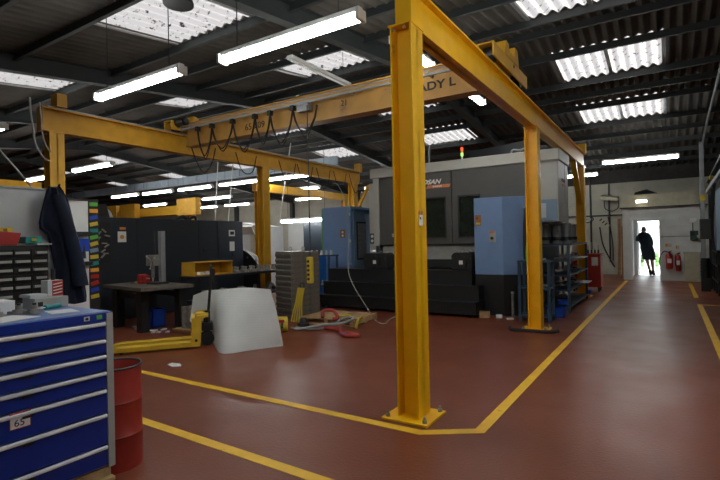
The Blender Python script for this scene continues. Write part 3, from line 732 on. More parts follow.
# unseen fill lights added above and beside the camera, shaped like the fluorescent fittings
put_lamp(0.62, 3.4, 3.3, 'added fluorescent fill light over the aisle, unseen just outside the right of the frame', True)
put_lamp(-1.3, 0.7, 3.7, 'added fluorescent fill light above the camera, unseen outside the frame')
put_lamp(1.2, 5.4, 3.5, 'added fluorescent fill light along the right wall ahead of the camera, unseen outside the frame', True)

# ================================================================== BLUE DRAWER CABINET
CX1 = -3.11
dc = thing('drawer_cabinet', 'deep blue tool cabinet with seven silver-handled drawers at the front left', 'cabinet', (-3.48, 1.05, 0))
G().box(-3.85, -3.135, 0.10, 1.79, 0.06, 1.02).build('carcass', 'cabgrey', dc, bevel=0.004)
G().box(-3.85, CX1, 0.10, 1.79, 1.02, 1.075).build('top_rail', 'cabblue', dc, bevel=0.003)
G().box(-3.83, CX1 - 0.02, 0.12, 1.775, 1.075, 1.08).build('worktop_mat', 'topblue', dc)
G().box(-3.135, CX1 + 0.002, 1.745, 1.79, 0.06, 1.07).build('side_frame', 'cabgrey', dc, bevel=0.003)
G().box(-3.83, -3.13, 0.12, 1.77, 0.0, 0.06).build('base', 'wood', dc)
hz = [1.0, 0.895, 0.795, 0.685, 0.57, 0.41, 0.20]
tops = [1.018, 0.905, 0.805, 0.695, 0.58, 0.42, 0.215]; bots = tops[1:] + [0.075]
for i in range(7):
    d = G().box(-3.135, CX1, 0.12, 1.742, bots[i] + 0.006, tops[i] - 0.004).build('drawer', 'cabblue', dc, bevel=0.003)
    z = tops[i] - 0.018
    G().prism([(CX1, z - 0.014), (CX1 + 0.016, z - 0.006), (CX1 + 0.016, z + 0.006), (CX1, z + 0.012)], 0.13, 1.735, 'Y').build('handle', 'alu', d)
    G().box(CX1 + 0.001, CX1 + 0.006, 1.25, 1.31, z - 0.03, z - 0.015).build('latch', 'black', d)
n_ = G().box(CX1, CX1 + 0.004, 1.19, 1.29, 0.49, 0.58).build('number_label', 'paper', dc)
g = G().box(CX1 + 0.004, CX1 + 0.006, 1.19, 1.29, 0.557, 0.58)
for a in ((1.187, 1.19, 0.49, 0.58), (1.29, 1.293, 0.49, 0.58), (1.187, 1.293, 0.487, 0.491)): g.box(CX1 + 0.002, CX1 + 0.006, *a)
g.build('label_border', 'red', n_)
text('label_number', '65', 0.055, 'ink', n_, (CX1 + 0.005, 1.208, 0.502), SIDE, 0.001)
for y, m_ in ((1.62, 'panel'), (1.70, 'green')):
    b_ = G().box(CX1, CX1 + 0.003, y - 0.018, y + 0.018, 1.035, 1.062).build('badge', m_, dc)
G().cyl((CX1, 1.62, 1.048), (CX1 + 0.006, 1.62, 1.048), 0.009, n=12).build('badge_ring', 'ink', dc)

# things on the cabinet
z0 = 1.081
t = thing('white_carton', 'white card carton at the left edge of the blue cabinet top', 'box', (-3.7, 1.28, z0))
G().box(-3.78, -3.60, 1.12, 1.42, z0, z0 + 0.08).build('carton_body', 'paper', t, bevel=0.004)
G().box(-3.78, -3.60, 1.12, 1.42, z0 + 0.08, z0 + 0.085).build('lid', 'white', t)
G().rbox((-3.33, 1.25, z0 + 0.002), (0.22, 0.30, 0.003), 0.3).top('paper_sheet', 'paper', 'loose white paper sheet under the machined parts on the blue cabinet', 'paper')
G().rbox((-3.38, 1.60, z0 + 0.002), (0.2, 0.16, 0.003), -0.2).top('paper_sheet', 'paper', 'white paper sheet on the blue cabinet top beside the teal screwdriver', 'paper')
def small_part(x, y, label, k):
    t = thing('machined_part', label, 'metal part', (x, y, z0 + 0.004), 0.9)
    b = z0 + 0.004
    g = G().cyl((0, 0, 0), (0, 0, 0.03), 0.035, n=18).cyl((0, 0, 0.03), (0, 0, 0.055), 0.02, n=14)
    if k: g.box(-0.06, 0.02, -0.015, 0.015, 0.0, 0.02)
    g.build('part_body', 'dullmetal', t, True)
    G().cyl((0, 0, 0.055), (0, 0, 0.07), 0.012, n=8).build('stud', 'steel', t, True)
small_part(-3.48, 1.27, 'dark machined metal part nearest the left edge on the blue cabinet', 0)
small_part(-3.50, 1.40, 'dark machined metal part with an arm, middle of the row on the blue cabinet', 1)
small_part(-3.43, 1.46, 'small dark machined part beside the teal screwdriver on the blue cabinet', 1)
t = thing('screwdriver', 'teal-handled screwdriver lying on the blue cabinet top', 'screwdriver', (-3.62, 1.62, z0))
G().cyl((-3.52, 1.50, z0 + 0.02), (-3.56, 1.58, z0 + 0.02), 0.004, n=8).build('blade', 'chrome', t)
G().cyl((-3.56, 1.58, z0 + 0.02), (-3.62, 1.70, z0 + 0.02), 0.016, 0.018, n=12).build('handle', 'teal', t)
t = thing('metal_case', 'low pale grey metal case at the back of the blue cabinet, under the red tin', 'case', (-3.73, 1.66, z0))
G().box(-3.84, -3.66, 1.56, 1.78, z0, z0 + 0.075).build('case_body', 'cabgrey', t, bevel=0.004)
G().box(-3.85, -3.70, 1.55, 1.66, z0 + 0.075, z0 + 0.10).build('lid', 'panel', t, bevel=0.003)
G().box(-3.66, -3.655, 1.58, 1.61, z0 + 0.02, z0 + 0.05).build('catch', 'ink', t)
t = thing('tin', 'red and white square tin on the grey case, in front of the navy jacket', 'tin', (-3.76, 1.72, z0 + 0.075))
G().box(-3.82, -3.72, 1.67, 1.775, z0 + 0.076, z0 + 0.19).build('tin_body', 'panel', t, bevel=0.004)
G().box(-3.72, -3.717, 1.70, 1.772, z0 + 0.08, z0 + 0.188).build('red_print', 'red', t)
g = G()
for i in range(4): g.bar((-3.716, 1.705, z0 + 0.095 + i * 0.022), (-3.716, 1.765, z0 + 0.105 + i * 0.022), 0.002, 0.006)
g.build('print_stripes', 'paper', t)
G().cyl((-3.77, 1.73, z0 + 0.19), (-3.77, 1.73, z0 + 0.27), 0.014, n=10).build('brush_handle', 'steel', t)

def nearer(o):          # the cabinet and what lies on it stand on a wooden skid
    k = 0.93; o.location = (o.location.x * k, o.location.y * k, 1.5 + (o.location.z - 1.5) * k); o.scale = (k, k, k)
_cabset = ('drawer_cabinet', 'white_carton', 'paper_sheet', 'machined_part', 'screwdriver', 'metal_case', 'tin')
for o in list(bpy.data.objects):
    if o.parent is None and o.name.split('.')[0] in _cabset: nearer(o)
sk = thing('wooden_skid', 'pale wooden skid under the blue drawer cabinet at the bottom left', 'skid', (-3.24, 0.9, 0))
for i in range(9): G().box(-3.62, -2.87, -0.02 + i * 0.19, -0.02 + i * 0.19 + 0.15, 0.085, 0.104).build('deck_board', 'wood', sk)
for x in (-3.60, -3.28, -2.95): G().box(x, x + 0.07, 0.03, 1.65, 0, 0.085).build('bearer', 'wood', sk)

# small-parts rack behind it
rk = thing('parts_rack', 'black small-parts rack with silver-labelled drawers behind the blue cabinet', 'storage rack', (-4.5, 1.4, 0))
G().box(-4.70, -4.32, 0.45, 1.95, 0, 1.53).build('rack_frame', 'black', rk, bevel=0.004)
for c in range(9):
    y1 = 1.935 - c * 0.125
    for r in range(8):
        h = 0.064; zt = 1.50 - r * (h + 0.004)
        if zt - h < 0.9: continue
        d = G().box(-4.32, -4.30, y1 - 0.118, y1, zt - h + 0.004, zt - 0.004).build('drawer', 'blackrub', rk)
        G().box(-4.30, -4.278 - 0.012 * ((c * 3 + r) % 2), y1 - 0.108 + 0.02 * ((c + r) % 3 == 0), y1 - 0.01, zt - h * 0.62, zt - h * 0.32).build('label_strip', 'cabgrey', d)
G().box(-4.72, -4.30, 1.86, 1.97, 1.53, 1.545).build('top_strip', 'panel', rk)
t = thing('parts_bin', 'red open parts bin with yellow parts on top of the black rack', 'bin', (-4.45, 1.6, 1.531))
G().prism([(1.42, 1.531), (1.74, 1.531), (1.77, 1.63), (1.42, 1.66)], -4.60, -4.35, 'X').build('bin_body', 'red', t, bevel=0.006)
for i in range(4): G().rbox((-4.45, 1.48 + 0.07 * i, 1.655), (0.12, 0.05, 0.03), 0.3, 0.2, 0.0).build('yellow_part', 'gold', t)
t = thing('plastic_case', 'small teal plastic case on top of the black rack', 'case', (-4.42, 1.83, 1.531))
G().box(-4.5, -4.36, 1.80, 1.92, 1.546, 1.60).build('case_body', 'teal', t, bevel=0.005)
G().box(-4.358, -4.352, 1.84, 1.88, 1.565, 1.585).build('case_label', 'gold', t)

# partition, jacket
pt = thing('partition', 'tall pale grey partition board behind the parts rack, navy jacket over its corner', 'partition', (-4.8, 1.2, 0))
G().box(-4.80, -4.76, -0.6, 2.20, 0.0, 2.03).build('board', 'panel', pt, bevel=0.003)
G().box(-4.81, -4.75, -0.6, 2.21, 2.03, 2.045).build('top_edge', 'galv', pt)
G().box(-4.759, -4.755, 1.25, 1.55, 1.74, 1.94).build('notice', 'gold', pt)
G().box(-4.82, -4.74, 2.20, 2.23, 0.0, 2.04).build('shaded_end', 'bluegrey', pt)  # blue-grey strip, shade at the board's end put into its colour
def jacket():
    # (pixel row -> left edge, right edge) turned into metres on the board: y along the board, z up
    rows = [(190, 47, 58), (194, 45, 61), (203, 42.5, 66), (214, 39.5, 69), (224, 37.5, 71.5), (230, 38, 73), (236, 45, 74), (250, 48.5, 77), (268, 51.5, 80), (286, 53.5, 82.5), (300, 55, 84), (305, 57, 83.5)]
    rings = []
    for (py, a, b) in rows:
        z = 2.05 - (py - 190) * 0.0092
        ya = 2.155 + (a - 52) * 0.0086; yb = 2.155 + (b - 52) * 0.0086
        n = 40; ring = []
        for j in range(n):
            th = 2 * PI * j / n
            cy = (ya + yb) / 2; hw = (yb - ya) / 2
            fold = 0.020 * math.sin(th * 5 + z * 3) + 0.012 * math.sin(th * 9 - z * 7)
            dpt = 0.05 if py > 192 else 0.03
            ring.append((-4.66 + (dpt + fold) * math.sin(th), cy + hw * math.cos(th), z + 0.01 * math.sin(th * 3)))
        rings.append(ring)
    t = thing('jacket', 'navy blue work jacket hanging from the corner of the pale partition', 'jacket', (-4.66, 2.25, 0.95))
    G().loft(rings).build('jacket_body', 'navy', t, smooth=True)
    # the hanging sleeve in front
    sl = [(-4.60, 2.17, 2.0), (-4.585, 2.15, 1.85), (-4.58, 2.14, 1.72)]
    pts = curve_pts([(-4.62, 2.17, 1.98), (-4.585, 2.22, 1.75), (-4.58, 2.29, 1.45), (-4.58, 2.34, 1.15)], 6)
    r2 = []
    for i, p in enumerate(pts):
        k = i / (len(pts) - 1); w = 0.055 + 0.015 * k
        r2.append([(p.x + 0.04 * math.sin(a), p.y + w * math.cos(a), p.z) for a in [2 * PI * j / 16 for j in range(16)]])
    G().loft(r2).build('sleeve', 'navy', t, smooth=True)
    G().cyl((-4.74, 2.2, 2.0), (-4.64, 2.2, 2.08), 0.008, n=8).build('coat_hook', 'steel', t)
jacket()

# tool board with coloured bin labels
tb = thing('tool_board', 'white tool board with black shelves and a column of coloured labels, right of the jacket', 'tool board', (-6.5, 3.2, 0))
G().box(-6.54, -6.50, 2.6, 3.43, 0.3, 2.13).build('board', 'white', tb)
G().box(-6.56, -6.49, 3.43, 3.56, 0.0, 2.15).build('label_post', 'black', tb)
G().box(-6.56, -6.49, 2.6, 3.43, 2.12, 2.15).build('top_edge', 'black', tb)
for z in (1.66, 1.27): G().box(-6.50, -6.40, 2.6, 3.43, z, z + 0.05).build('shelf', 'black', tb, bevel=0.004)
G().box(-6.50, -6.42, 3.22, 3.40, 1.45, 1.62).build('blue_holder', 'bluebin', tb)
G().cyl((-6.44, 3.33, 1.36), (-6.44, 3.33, 1.55), 0.03, 0.02, n=12).build('hanging_tool', 'steel', tb)
cols_ = ['green', 'amber', 'bluebin', 'gold', 'teal', 'green', 'gold', 'bluegrey', 'gold', 'teal', 'amber', 'red', 'red', 'bluebin', 'gold']
for i, c in enumerate(cols_): G().rbox((-6.486, 3.495, 2.08 - i * 0.088), (0.006, 0.11, 0.05), 0, random.uniform(0.0, 0.25)).build('label_card', c, tb)
for y in (2.65, 3.38): G().box(-6.56, -6.50, y, y + 0.05, 0, 0.3).build('leg', 'steel', tb)

# ================================================================== RED DRUM
dr = thing('steel_drum', 'open-topped red steel drum beside the blue drawer cabinet', 'drum', (-3.25, 1.87, 0))
R_ = 0.175; H_ = 0.69
prof = [(R_ - 0.012, 0.0), (R_, 0.0), (R_, 0.22), (R_ + 0.008, 0.23), (R_, 0.24), (R_, 0.44), (R_ + 0.008, 0.455), (R_, 0.47), (R_, H_ - 0.01)]
G().lathe(prof + [(R_ - 0.006, H_ - 0.01), (R_ - 0.006, 0.03), (0, 0.03)], (-3.25, 1.87, 0), 40).build('drum_body', 'drumred', dr, smooth=True)
G().tube([(-3.25 + R_ * math.cos(a), 1.87 + R_ * math.sin(a), H_ - 0.005) for a in [2 * PI * i / 40 for i in range(40)]], 0.008, 6, True).build('rim', 'steel', dr)
G().lathe([(R_ - 0.01, H_ - 0.09), (R_ - 0.01, H_ - 0.08), (0, H_ - 0.07)], (-3.25, 1.87, 0), 24).build('contents', 'dullmetal', dr)

# ================================================================== DRILL PRESS TABLE
tt = thing('steel_table', 'heavy black steel table carrying the drill press, in front of the black machine', 'table', (-8.3, 5.6, 0))
C4 = [(-7.55, 4.85), (-8.75, 5.0), (-8.75, 6.1), (-7.40, 5.75)]
G().prism([(-7.45, 4.78), (-9.0, 5.0), (-9.0, 5.9), (-7.30, 5.72)], 0.74, 0.80).build('table_top', 'stackm', tt, bevel=0.004)
for (x, y) in ((-7.75, 5.0), (-8.75, 5.15), (-8.7, 5.80), (-7.55, 5.62)): G().box(x - 0.075, x + 0.075, y - 0.075, y + 0.075, 0, 0.74).build('leg', 'black', tt, bevel=0.004)
G().bar((-8.75, 5.15, 0.62), (-7.75, 5.0, 0.62), 0.06, 0.1).bar((-8.7, 5.80, 0.62), (-7.55, 5.62, 0.62), 0.06, 0.1).build('rail', 'black', tt)
dp = thing('drill_press', 'small dark bench drill press standing on the heavy black table', 'drill', (-8.15, 5.45, 0.80))
bx, by, bz = -7.98, 5.45, 0.80
G().box(bx - 0.16, bx + 0.12, by - 0.12, by + 0.16, bz, bz + 0.04).build('base', 'steel', dp, bevel=0.006)
G().box(bx + 0.00, bx + 0.09, by + 0.03, by + 0.12, bz + 0.04, bz + 0.98).build('column', 'galv', dp, bevel=0.004)
G().cyl((bx - 0.1, by + 0.02, bz + 0.35), (bx - 0.1, by + 0.02, bz + 0.98), 0.02, n=12).build('rack_column', 'steel', dp)
h = G().box(bx - 0.19, bx + 0.03, by - 0.10, by + 0.06, bz + 0.34, bz + 0.54).cyl((bx - 0.1, by - 0.02, bz + 0.12), (bx - 0.1, by - 0.02, bz + 0.36), 0.032, n=12).build('drill_head', 'dullmetal', dp, bevel=0.008)
G().cyl((bx - 0.1, by - 0.02, bz + 0.05), (bx - 0.1, by - 0.02, bz + 0.13), 0.012, 0.024, n=10).build('chuck', 'chrome', dp)
for a in (0.4, 2.5, 4.6): G().cyl((bx - 0.02, by - 0.09, bz + 0.43), (bx - 0.02 + 0.14 * math.cos(a), by - 0.12, bz + 0.43 + 0.14 * math.sin(a)), 0.008, n=8).sphere((bx - 0.02 + 0.14 * math.cos(a), by - 0.12, bz + 0.43 + 0.14 * math.sin(a)), 0.018, 8).build('feed_handle', 'chrome', h)
vc = thing('vice', 'small red vice on the black table in front of the drill press', 'vice', (-8.38, 5.5, 0.80))
G().box(-8.45, -8.27, 5.35, 5.52, 0.80, 0.85).prism([(-8.45, 0.85), (-8.38, 0.85), (-8.38, 0.96), (-8.43, 0.98), (-8.46, 0.93)], 5.35, 5.52, 'Y').build('fixed_jaw', 'red', vc, bevel=0.006)
G().box(-8.34, -8.28, 5.36, 5.51, 0.85, 0.95).build('moving_jaw', 'red', vc, bevel=0.006)
G().cyl((-8.28, 5.43, 0.90), (-8.19, 5.43, 0.90), 0.012, n=8).build('screw', 'chrome', vc)
t = thing('yellow_lever', 'yellow-handled lever tool lying on the black table', 'tool', (-8.6, 5.5, 0.8))
G().cyl((-8.62, 5.40, 0.815), (-8.78, 5.62, 0.815), 0.014, n=8).build('handle', 'gold', t)
G().cyl((-8.62, 5.40, 0.815), (-8.55, 5.30, 0.815), 0.01, n=8).build('shaft', 'steel', t)
def bin_(name, label, x0, x1, y0, y1, z, h, m):
    t = thing(name, label, 'bin', ((x0 + x1) / 2, (y0 + y1) / 2, z)); e = 0.012
    g = G().box(x0, x1, y0, y1, z, z + e).box(x0, x0 + e, y0, y1, z, z + h).box(x1 - e, x1, y0, y1, z, z + h).box(x0, x1, y0, y0 + e, z, z + h * 0.8).box(x0, x1, y1 - e, y1, z, z + h)
    g.build('bin_body', m, t)
    G().box(x0 - 0.01, x1 + 0.01, y0 - 0.01, y0 + e, z + h * 0.8, z + h * 0.8 + 0.02).box(x0 - 0.01, x1 + 0.01, y1 - e, y1 + 0.01, z + h - 0.02, z + h).build('rim', m, t)
    return t
bin_('waste_bin', 'blue plastic bin standing on the floor under the black table', -8.3, -8.0, 5.35, 5.62, 0, 0.33, 'bluebin')
t = thing('floor_boards', 'low dark board with scraps on the floor under the black table', 'board', (-8.1, 5.4, 0))
# metal cylinders on a low wooden skid
t = thing('wooden_skid', 'low wooden skid on the floor carrying a block of clear-wrapped metal tubes', 'skid', (-6.86, 5.55, 0))
G().box(-7.22, -6.50, 5.2, 5.9, 0.05, 0.08).build('deck', 'wood', t)
for y in (5.22, 5.52, 5.80): G().box(-7.22, -6.50, y, y + 0.08, 0, 0.05).build('runner', 'wood', t)
bpy.data.objects.remove([o for o in bpy.data.objects if o.name == 'floor_boards'][0])
proto = thing('metal_tube', 'short shiny metal tube standing with others on the wooden skid', 'tube')
G().lathe([(0.062, 0), (0.062, 0.36), (0.045, 0.36), (0.045, 0.30), (0, 0.30)], (0, 0, 0), 18).build('tube_body', 'dullmetal', proto, True, smooth=True)
u = []
for i in range(4):
    for j in range(3): place(proto, u, (-7.1 + i * 0.15, 5.38 + j * 0.16, 0.081), 0, 'shiny metal tube on the wooden skid, %s from the left in the %s row' % (ORD[i], ('front', 'middle', 'back')[j]), 'metal tubes on the wooden skid')

# ================================================================== LONG WORKBENCH
wb = thing('workbench', 'long black workbench covered with metal parts in front of the black machine', 'workbench', (-7.75, 7.3, 0))
G().box(-8.02, -7.45, 5.95, 9.3, 0.86, 0.91).build('bench_top', 'black', wb, bevel=0.005)
G().box(-7.98, -7.5, 6.0, 9.2, 0.40, 0.43).build('lower_shelf', 'black', wb)
for y in (6.0, 7.6, 9.15):
    for x in (-7.97, -7.53): G().box(x - 0.03, x + 0.03, y - 0.03, y + 0.03, 0, 0.86).build('leg', 'black', wb)
proto = thing('machined_fitting', 'grey machined metal fitting in the row on the long workbench', 'metal part')
G().lathe([(0.05, 0), (0.05, 0.05), (0.032, 0.06), (0.032, 0.10), (0.042, 0.105), (0.042, 0.12), (0, 0.12)], (0, 0, 0), 16).build('flange', 'dullmetal', proto, True, smooth=True)
G().box(-0.07, 0.07, -0.025, 0.025, 0.0, 0.035).build('foot', 'dullmetal', proto, True, bevel=0.004)
u = []
for i in range(18):
    place(proto, u, (-7.62 - 0.2 * (i % 2), 7.07 + i * 0.118, 0.911), 0.2 * (i % 3), 'grey machined fitting on the long workbench, %s after the yellow tray' % ORD[i], 'machined fittings along the long workbench')
proto2 = thing('casting', 'rough dark metal casting on the lower shelf of the long workbench', 'metal part')
G().prism([(-0.16, 0), (0.16, 0), (0.13, 0.08), (0.04, 0.10), (0.02, 0.17), (-0.05, 0.19), (-0.12, 0.12)], -0.07, 0.07, 'Y').build('casting_body', 'dullmetal', proto2, True, bevel=0.012)
G().cyl((0, -0.09, 0.07), (0, 0.09, 0.07), 0.045, n=14).build('bore', 'steel', proto2, True)
u = []
for i in range(6): place(proto2, u, (-7.72, 6.35 + i * 0.47, 0.431), random.uniform(0.9, 2.2), 'rough metal casting on the workbench lower shelf, %s from the left' % ORD[i], 'castings on the lower shelf of the workbench')
t = thing('spray_can', 'slim grey can standing at the right end of the long workbench', 'can', (-7.6, 9.05, 0.911))
G().cyl((-7.6, 9.1, 0.911), (-7.6, 9.1, 1.09), 0.032, n=14).build('can_body', 'panel', t, smooth=True)
G().cyl((-7.6, 9.1, 1.09), (-7.6, 9.1, 1.12), 0.014, n=10).build('nozzle', 'ink', t)
t = thing('tool_tray', 'open yellow metal tray on the left end of the long workbench', 'tray', (-7.85, 6.05, 0.911))
g = G().box(-8.3, -7.9, 4.95, 5.0, 0.9, 1.2) if False else G()
g.box(-8.01, -7.99, 6.0, 6.95, 0.911, 1.17).box(-8.0, -7.62, 6.0, 6.02, 0.911, 1.17).box(-8.0, -7.62, 6.93, 6.95, 0.911, 1.17).box(-8.0, -7.6, 6.0, 6.95, 1.16, 1.175)
g.build('tray_body', 'yellow_old', t)
G().box(-7.95, -7.65, 6.05, 6.9, 0.912, 0.925).build('tray_floor', 'yellow_old', t)
G().cyl((-7.75, 6.55, 0.925), (-7.75, 6.55, 1.02), 0.05, n=12).top('tin', 'red', 'small red tin inside the yellow tray on the workbench', 'tin')
for i in range(3): G().rbox((-7.72, 6.15 + 0.12 * i, 0.952), (0.06, 0.08, 0.05), 0.3 * i).top('metal_block', 'paper', 'small pale block in the yellow tray, %s from the left' % ORD[i], 'block', 'pale blocks in the yellow tray')
# lamp post of the bench
t = thing('steel_stand', 'thin black steel stand behind the drill press table', 'stand', (-7.3, 6.3, 0))
G().cyl((-7.28, 6.15, 0), (-7.28, 6.15, 1.05), 0.035, n=12).build('post', 'black', t)
G().lathe([(0.14, 0), (0.14, 0.02), (0.03, 0.03)], (-7.28, 6.15, 0), 18).build('base', 'black', t)

# ================================================================== PALLET TRUCK
pk = thing('pallet_truck', 'yellow hand pallet truck with a black handle, left of the white sheet', 'pallet truck', (-6.04, 4.71, 0), math.radians(52))
for s in (-1, 1):
    f = G().prism([(-1.18, 0.035), (-1.12, 0.03), (0.0, 0.03), (0.0, 0.10), (-1.0, 0.09), (-1.18, 0.06)], s * 0.19 - 0.08, s * 0.19 + 0.08, 'Y').build('fork', 'ptyellow', pk, True, bevel=0.006)
    G().cyl((-0.95, s * 0.19 - 0.05, 0.04), (-0.95, s * 0.19 + 0.05, 0.04), 0.038, n=14).build('fork_roller', 'blackrub', f, True)
    G().prism([(-0.06, 0.03), (0.10, 0.03), (0.12, 0.42), (0.20, 0.46), (0.20, 0.49), (0.05, 0.48)], s * 0.27 - 0.012, s * 0.27 + 0.012, 'Y').build('side_frame', 'ptyellow', pk, True, bevel=0.004)
    G().cyl((0.04, s * 0.285, 0.12), (0.04, s * 0.29, 0.12), 0.02, n=10).build('pivot_bolt', 'ink', pk, True)
G().box(-0.02, 0.02, -0.27, 0.27, 0.10, 0.44).build('back_plate', 'ptyellow', pk, True)
G().box(0.04, 0.22, -0.10, 0.10, 0.42, 0.49).build('top_bridge', 'ptyellow', pk, True, bevel=0.01)
G().cyl((0.20, 0, 0.14), (0.20, 0, 0.50), 0.05, n=16).cyl((0.20, -0.06, 0.30), (0.20, -0.06, 0.52), 0.025, n=10).box(0.12, 0.28, -0.10, 0.10, 0.22, 0.34).build('hydraulic_pump', 'black', pk, True)
for s in (-1, 1): G().cyl((0.20, s * 0.05, 0.10), (0.20, s * 0.11, 0.10), 0.10, n=22).build('steer_wheel', 'blackrub', pk, True, bevel=0.006)
hd = G().cyl((0.22, 0, 0.46), (0.27, 0, 1.02), 0.02, n=12).build('handle_shaft', 'black', pk, True)
lp = curve_pts([(0.27, 0, 0.98), (0.27, -0.085, 1.08), (0.27, -0.085, 1.17), (0.27, 0, 1.20), (0.27, 0.085, 1.17), (0.27, 0.085, 1.08), (0.27, 0, 0.98)], 5)
G().tube(lp, 0.014, 8).build('handle_loop', 'black', hd, True)
G().bar((0.27, 0, 1.0), (0.27, 0, 1.12), 0.02, 0.015).build('release_lever', 'steel', hd, True)

# ================================================================== WHITE PLASTIC SHEET
grid = []
import itertools
NV = 16
bot = [(-6.44, 4.96, 0.30), (-6.12, 4.99, 0.10), (-5.85, 4.92, 0.02), (-5.20, 4.52, 0.004), (-4.98, 4.87, 0.004), (-4.77, 5.29, 0.004)]
tp_ = [(-6.43, 5.03, 0.70), (-6.23, 5.10, 0.77), (-6.08, 5.14, 0.79), (-5.92, 5.17, 0.80), (-5.47, 5.23, 0.84), (-5.05, 5.33, 0.82)]
bot = curve_pts(bot, 6); tp_ = curve_pts(tp_, 6); NU = len(bot) - 1
for i in range(NU + 1):
    u_ = i / NU; row = []; b = Vector(bot[i]); t_ = Vector(tp_[i]); b.z = max(b.z, 0.004)
    nrm = Vector((0.35, -0.25, 0.6)).normalized()
    for j in range(NV + 1):
        v = j / NV; p = b.lerp(t_, v); p += nrm * 0.08 * u_ * math.sin(PI * v)
        row.append(p)
    back = Vector((-0.45, 0.85, 0)).normalized()
    row.append(t_ + back * 0.04 + Vector((0, 0, -0.005))); row.append(t_ + back * 0.09 + Vector((0, 0, -0.05)))
    q = t_ + back * 0.13; row.append(Vector((q.x, q.y, 0.45))); row.append(Vector((q.x, q.y, 0.2)))
    grid.append(row)
ps = G().sheet(grid, 0.004).top('plastic_sheet', 'plastic', 'large bent milky white plastic sheet standing on the floor beside the pallet truck', 'plastic sheet', smooth=True)
def sheet_mat():
    m = M['plastic']; N = m.node_tree.nodes; L = m.node_tree.links; b = N['Principled BSDF']
    tc = N.new('ShaderNodeTexCoord'); w = N.new('ShaderNodeTexWave'); w.bands_direction = 'Z'; w.inputs['Scale'].default_value = 9.0
    L.new(tc.outputs['Object'], w.inputs['Vector'])
    bp = N.new('ShaderNodeBump'); bp.inputs['Strength'].default_value = 0.05; bp.inputs['Distance'].default_value = 0.01
    L.new(w.outputs['Fac'], bp.inputs['Height']); L.new(bp.outputs['Normal'], b.inputs['Normal'])
sheet_mat()

# ================================================================== STACK OF CAST BLOCKS
A0, sd, td = Vector((-6.25, 7.2, 0)), 0.66, math.radians(20)
ex = Vector((-math.cos(td), math.sin(td), 0)); ey = Vector((math.sin(td), math.cos(td), 0))
cen = A0 + ex * sd / 2 + ey * sd / 2
proto = thing('cast_block', 'brown-grey ribbed steel block in the tall stack behind the white sheet', 'weight')
hh = 0.1115; h2 = sd / 2
G().prism([(-h2, 0.008), (-h2 + 0.02, 0.0), (h2 - 0.02, 0.0), (h2, 0.008), (h2, 0.07), (h2 - 0.012, 0.085), (h2 - 0.012, 0.111), (-h2 + 0.012, 0.111), (-h2 + 0.012, 0.085), (-h2, 0.06)], -h2, h2, 'X').build('block_body', 'stackm', proto, True)
G().box(-h2 - 0.004, h2 + 0.004, -h2 + 0.05, h2 - 0.05, 0.015, 0.055).build('raised_rib', 'stackm', proto, True)
u = []
for i in range(12):
    lab = 'topmost ribbed steel block of the tall stack, with two lifting eyes on it' if i == 11 else ('lowest ribbed steel block of the tall stack, resting on the floor' if i == 0 else 'brown-grey ribbed steel block, %s from the bottom of the tall stack' % ORD[i])
    place(proto, u, (cen.x, cen.y, i * hh), -td, lab, 'ribbed steel blocks in the tall stack')
for s, wd in ((-1, 'left'), (1, 'right')):
    t = thing('lifting_eye', '%s of the two steel lifting eyes on top of the ribbed block stack' % wd, 'lifting eye', (cen.x + s * 0.17, cen.y, 12 * hh))
    zz = 12 * hh
    G().cyl((t.location.x, cen.y, zz), (t.location.x, cen.y, zz + 0.02), 0.03, n=12).build('collar', 'dullmetal', t)
    G().tube([(t.location.x + 0.035 * math.cos(a), cen.y, zz + 0.055 + 0.035 * math.sin(a)) for a in [2 * PI * i / 16 for i in range(16)]], 0.009, 8, True).build('ring', 'dullmetal', t)

# ================================================================== WOODEN PALLET WITH SLINGS
wp = thing('wooden_pallet', 'pale wooden pallet on the floor before the black steps, slings lying on it', 'pallet', (-5.32, 7.5, 0), math.radians(4))
for i in range(7): G().box(-0.58, 0.58, -0.48 + i * 0.14, -0.48 + i * 0.14 + 0.10, 0.10, 0.122).build('deck_board', 'wood', wp, True)
for x in (-0.54, 0, 0.54): G().box(x - 0.04, x + 0.04, -0.48, 0.46, 0.02, 0.10).build('bearer', 'wood', wp, True)
for y in (-0.44, 0.0, 0.40): G().box(-0.58, 0.58, y - 0.045, y + 0.045, 0.0, 0.02).build('base_board', 'wood', wp, True)
def loop(name, m, ctrl, r, label, cat, extra=None, k=6):
    o = G().tube(curve_pts(ctrl, k), r, 8).top(name, m, label, cat, smooth=True)
    return o
loop('lifting_sling', 'redrub', [(-5.25, 6.88, 0.16), (-5.28, 6.95, 0.26), (-5.15, 7.05, 0.27), (-5.0, 7.0, 0.17), (-4.98, 6.90, 0.15), (-5.02, 6.86, 0.15)], 0.032, 'red lifting sling looped over the near edge of the pallet', 'sling')
loop('lifting_sling', 'redrub', [(-5.0, 6.62, 0.035), (-4.75, 6.60, 0.035), (-4.5, 6.45, 0.035), (-4.25, 6.38, 0.035), (-4.12, 6.30, 0.035), (-4.3, 6.22, 0.035), (-4.5, 6.38, 0.04), (-4.62, 6.52, 0.10)], 0.033, 'red lifting sling snaking over the floor in front of the pallet', 'sling')
loop('lifting_sling', 'cable', [(-5.5, 6.45, 0.03), (-5.2, 6.42, 0.03), (-4.95, 6.72, 0.05), (-4.85, 6.90, 0.16), (-4.72, 7.05, 0.17), (-4.66, 6.93, 0.15), (-4.8, 6.78, 0.10), (-5.0, 6.55, 0.10), (-5.35, 6.35, 0.03), (-5.55, 6.38, 0.03)], 0.022, 'grey sling looped from the floor up onto the pallet', 'sling')
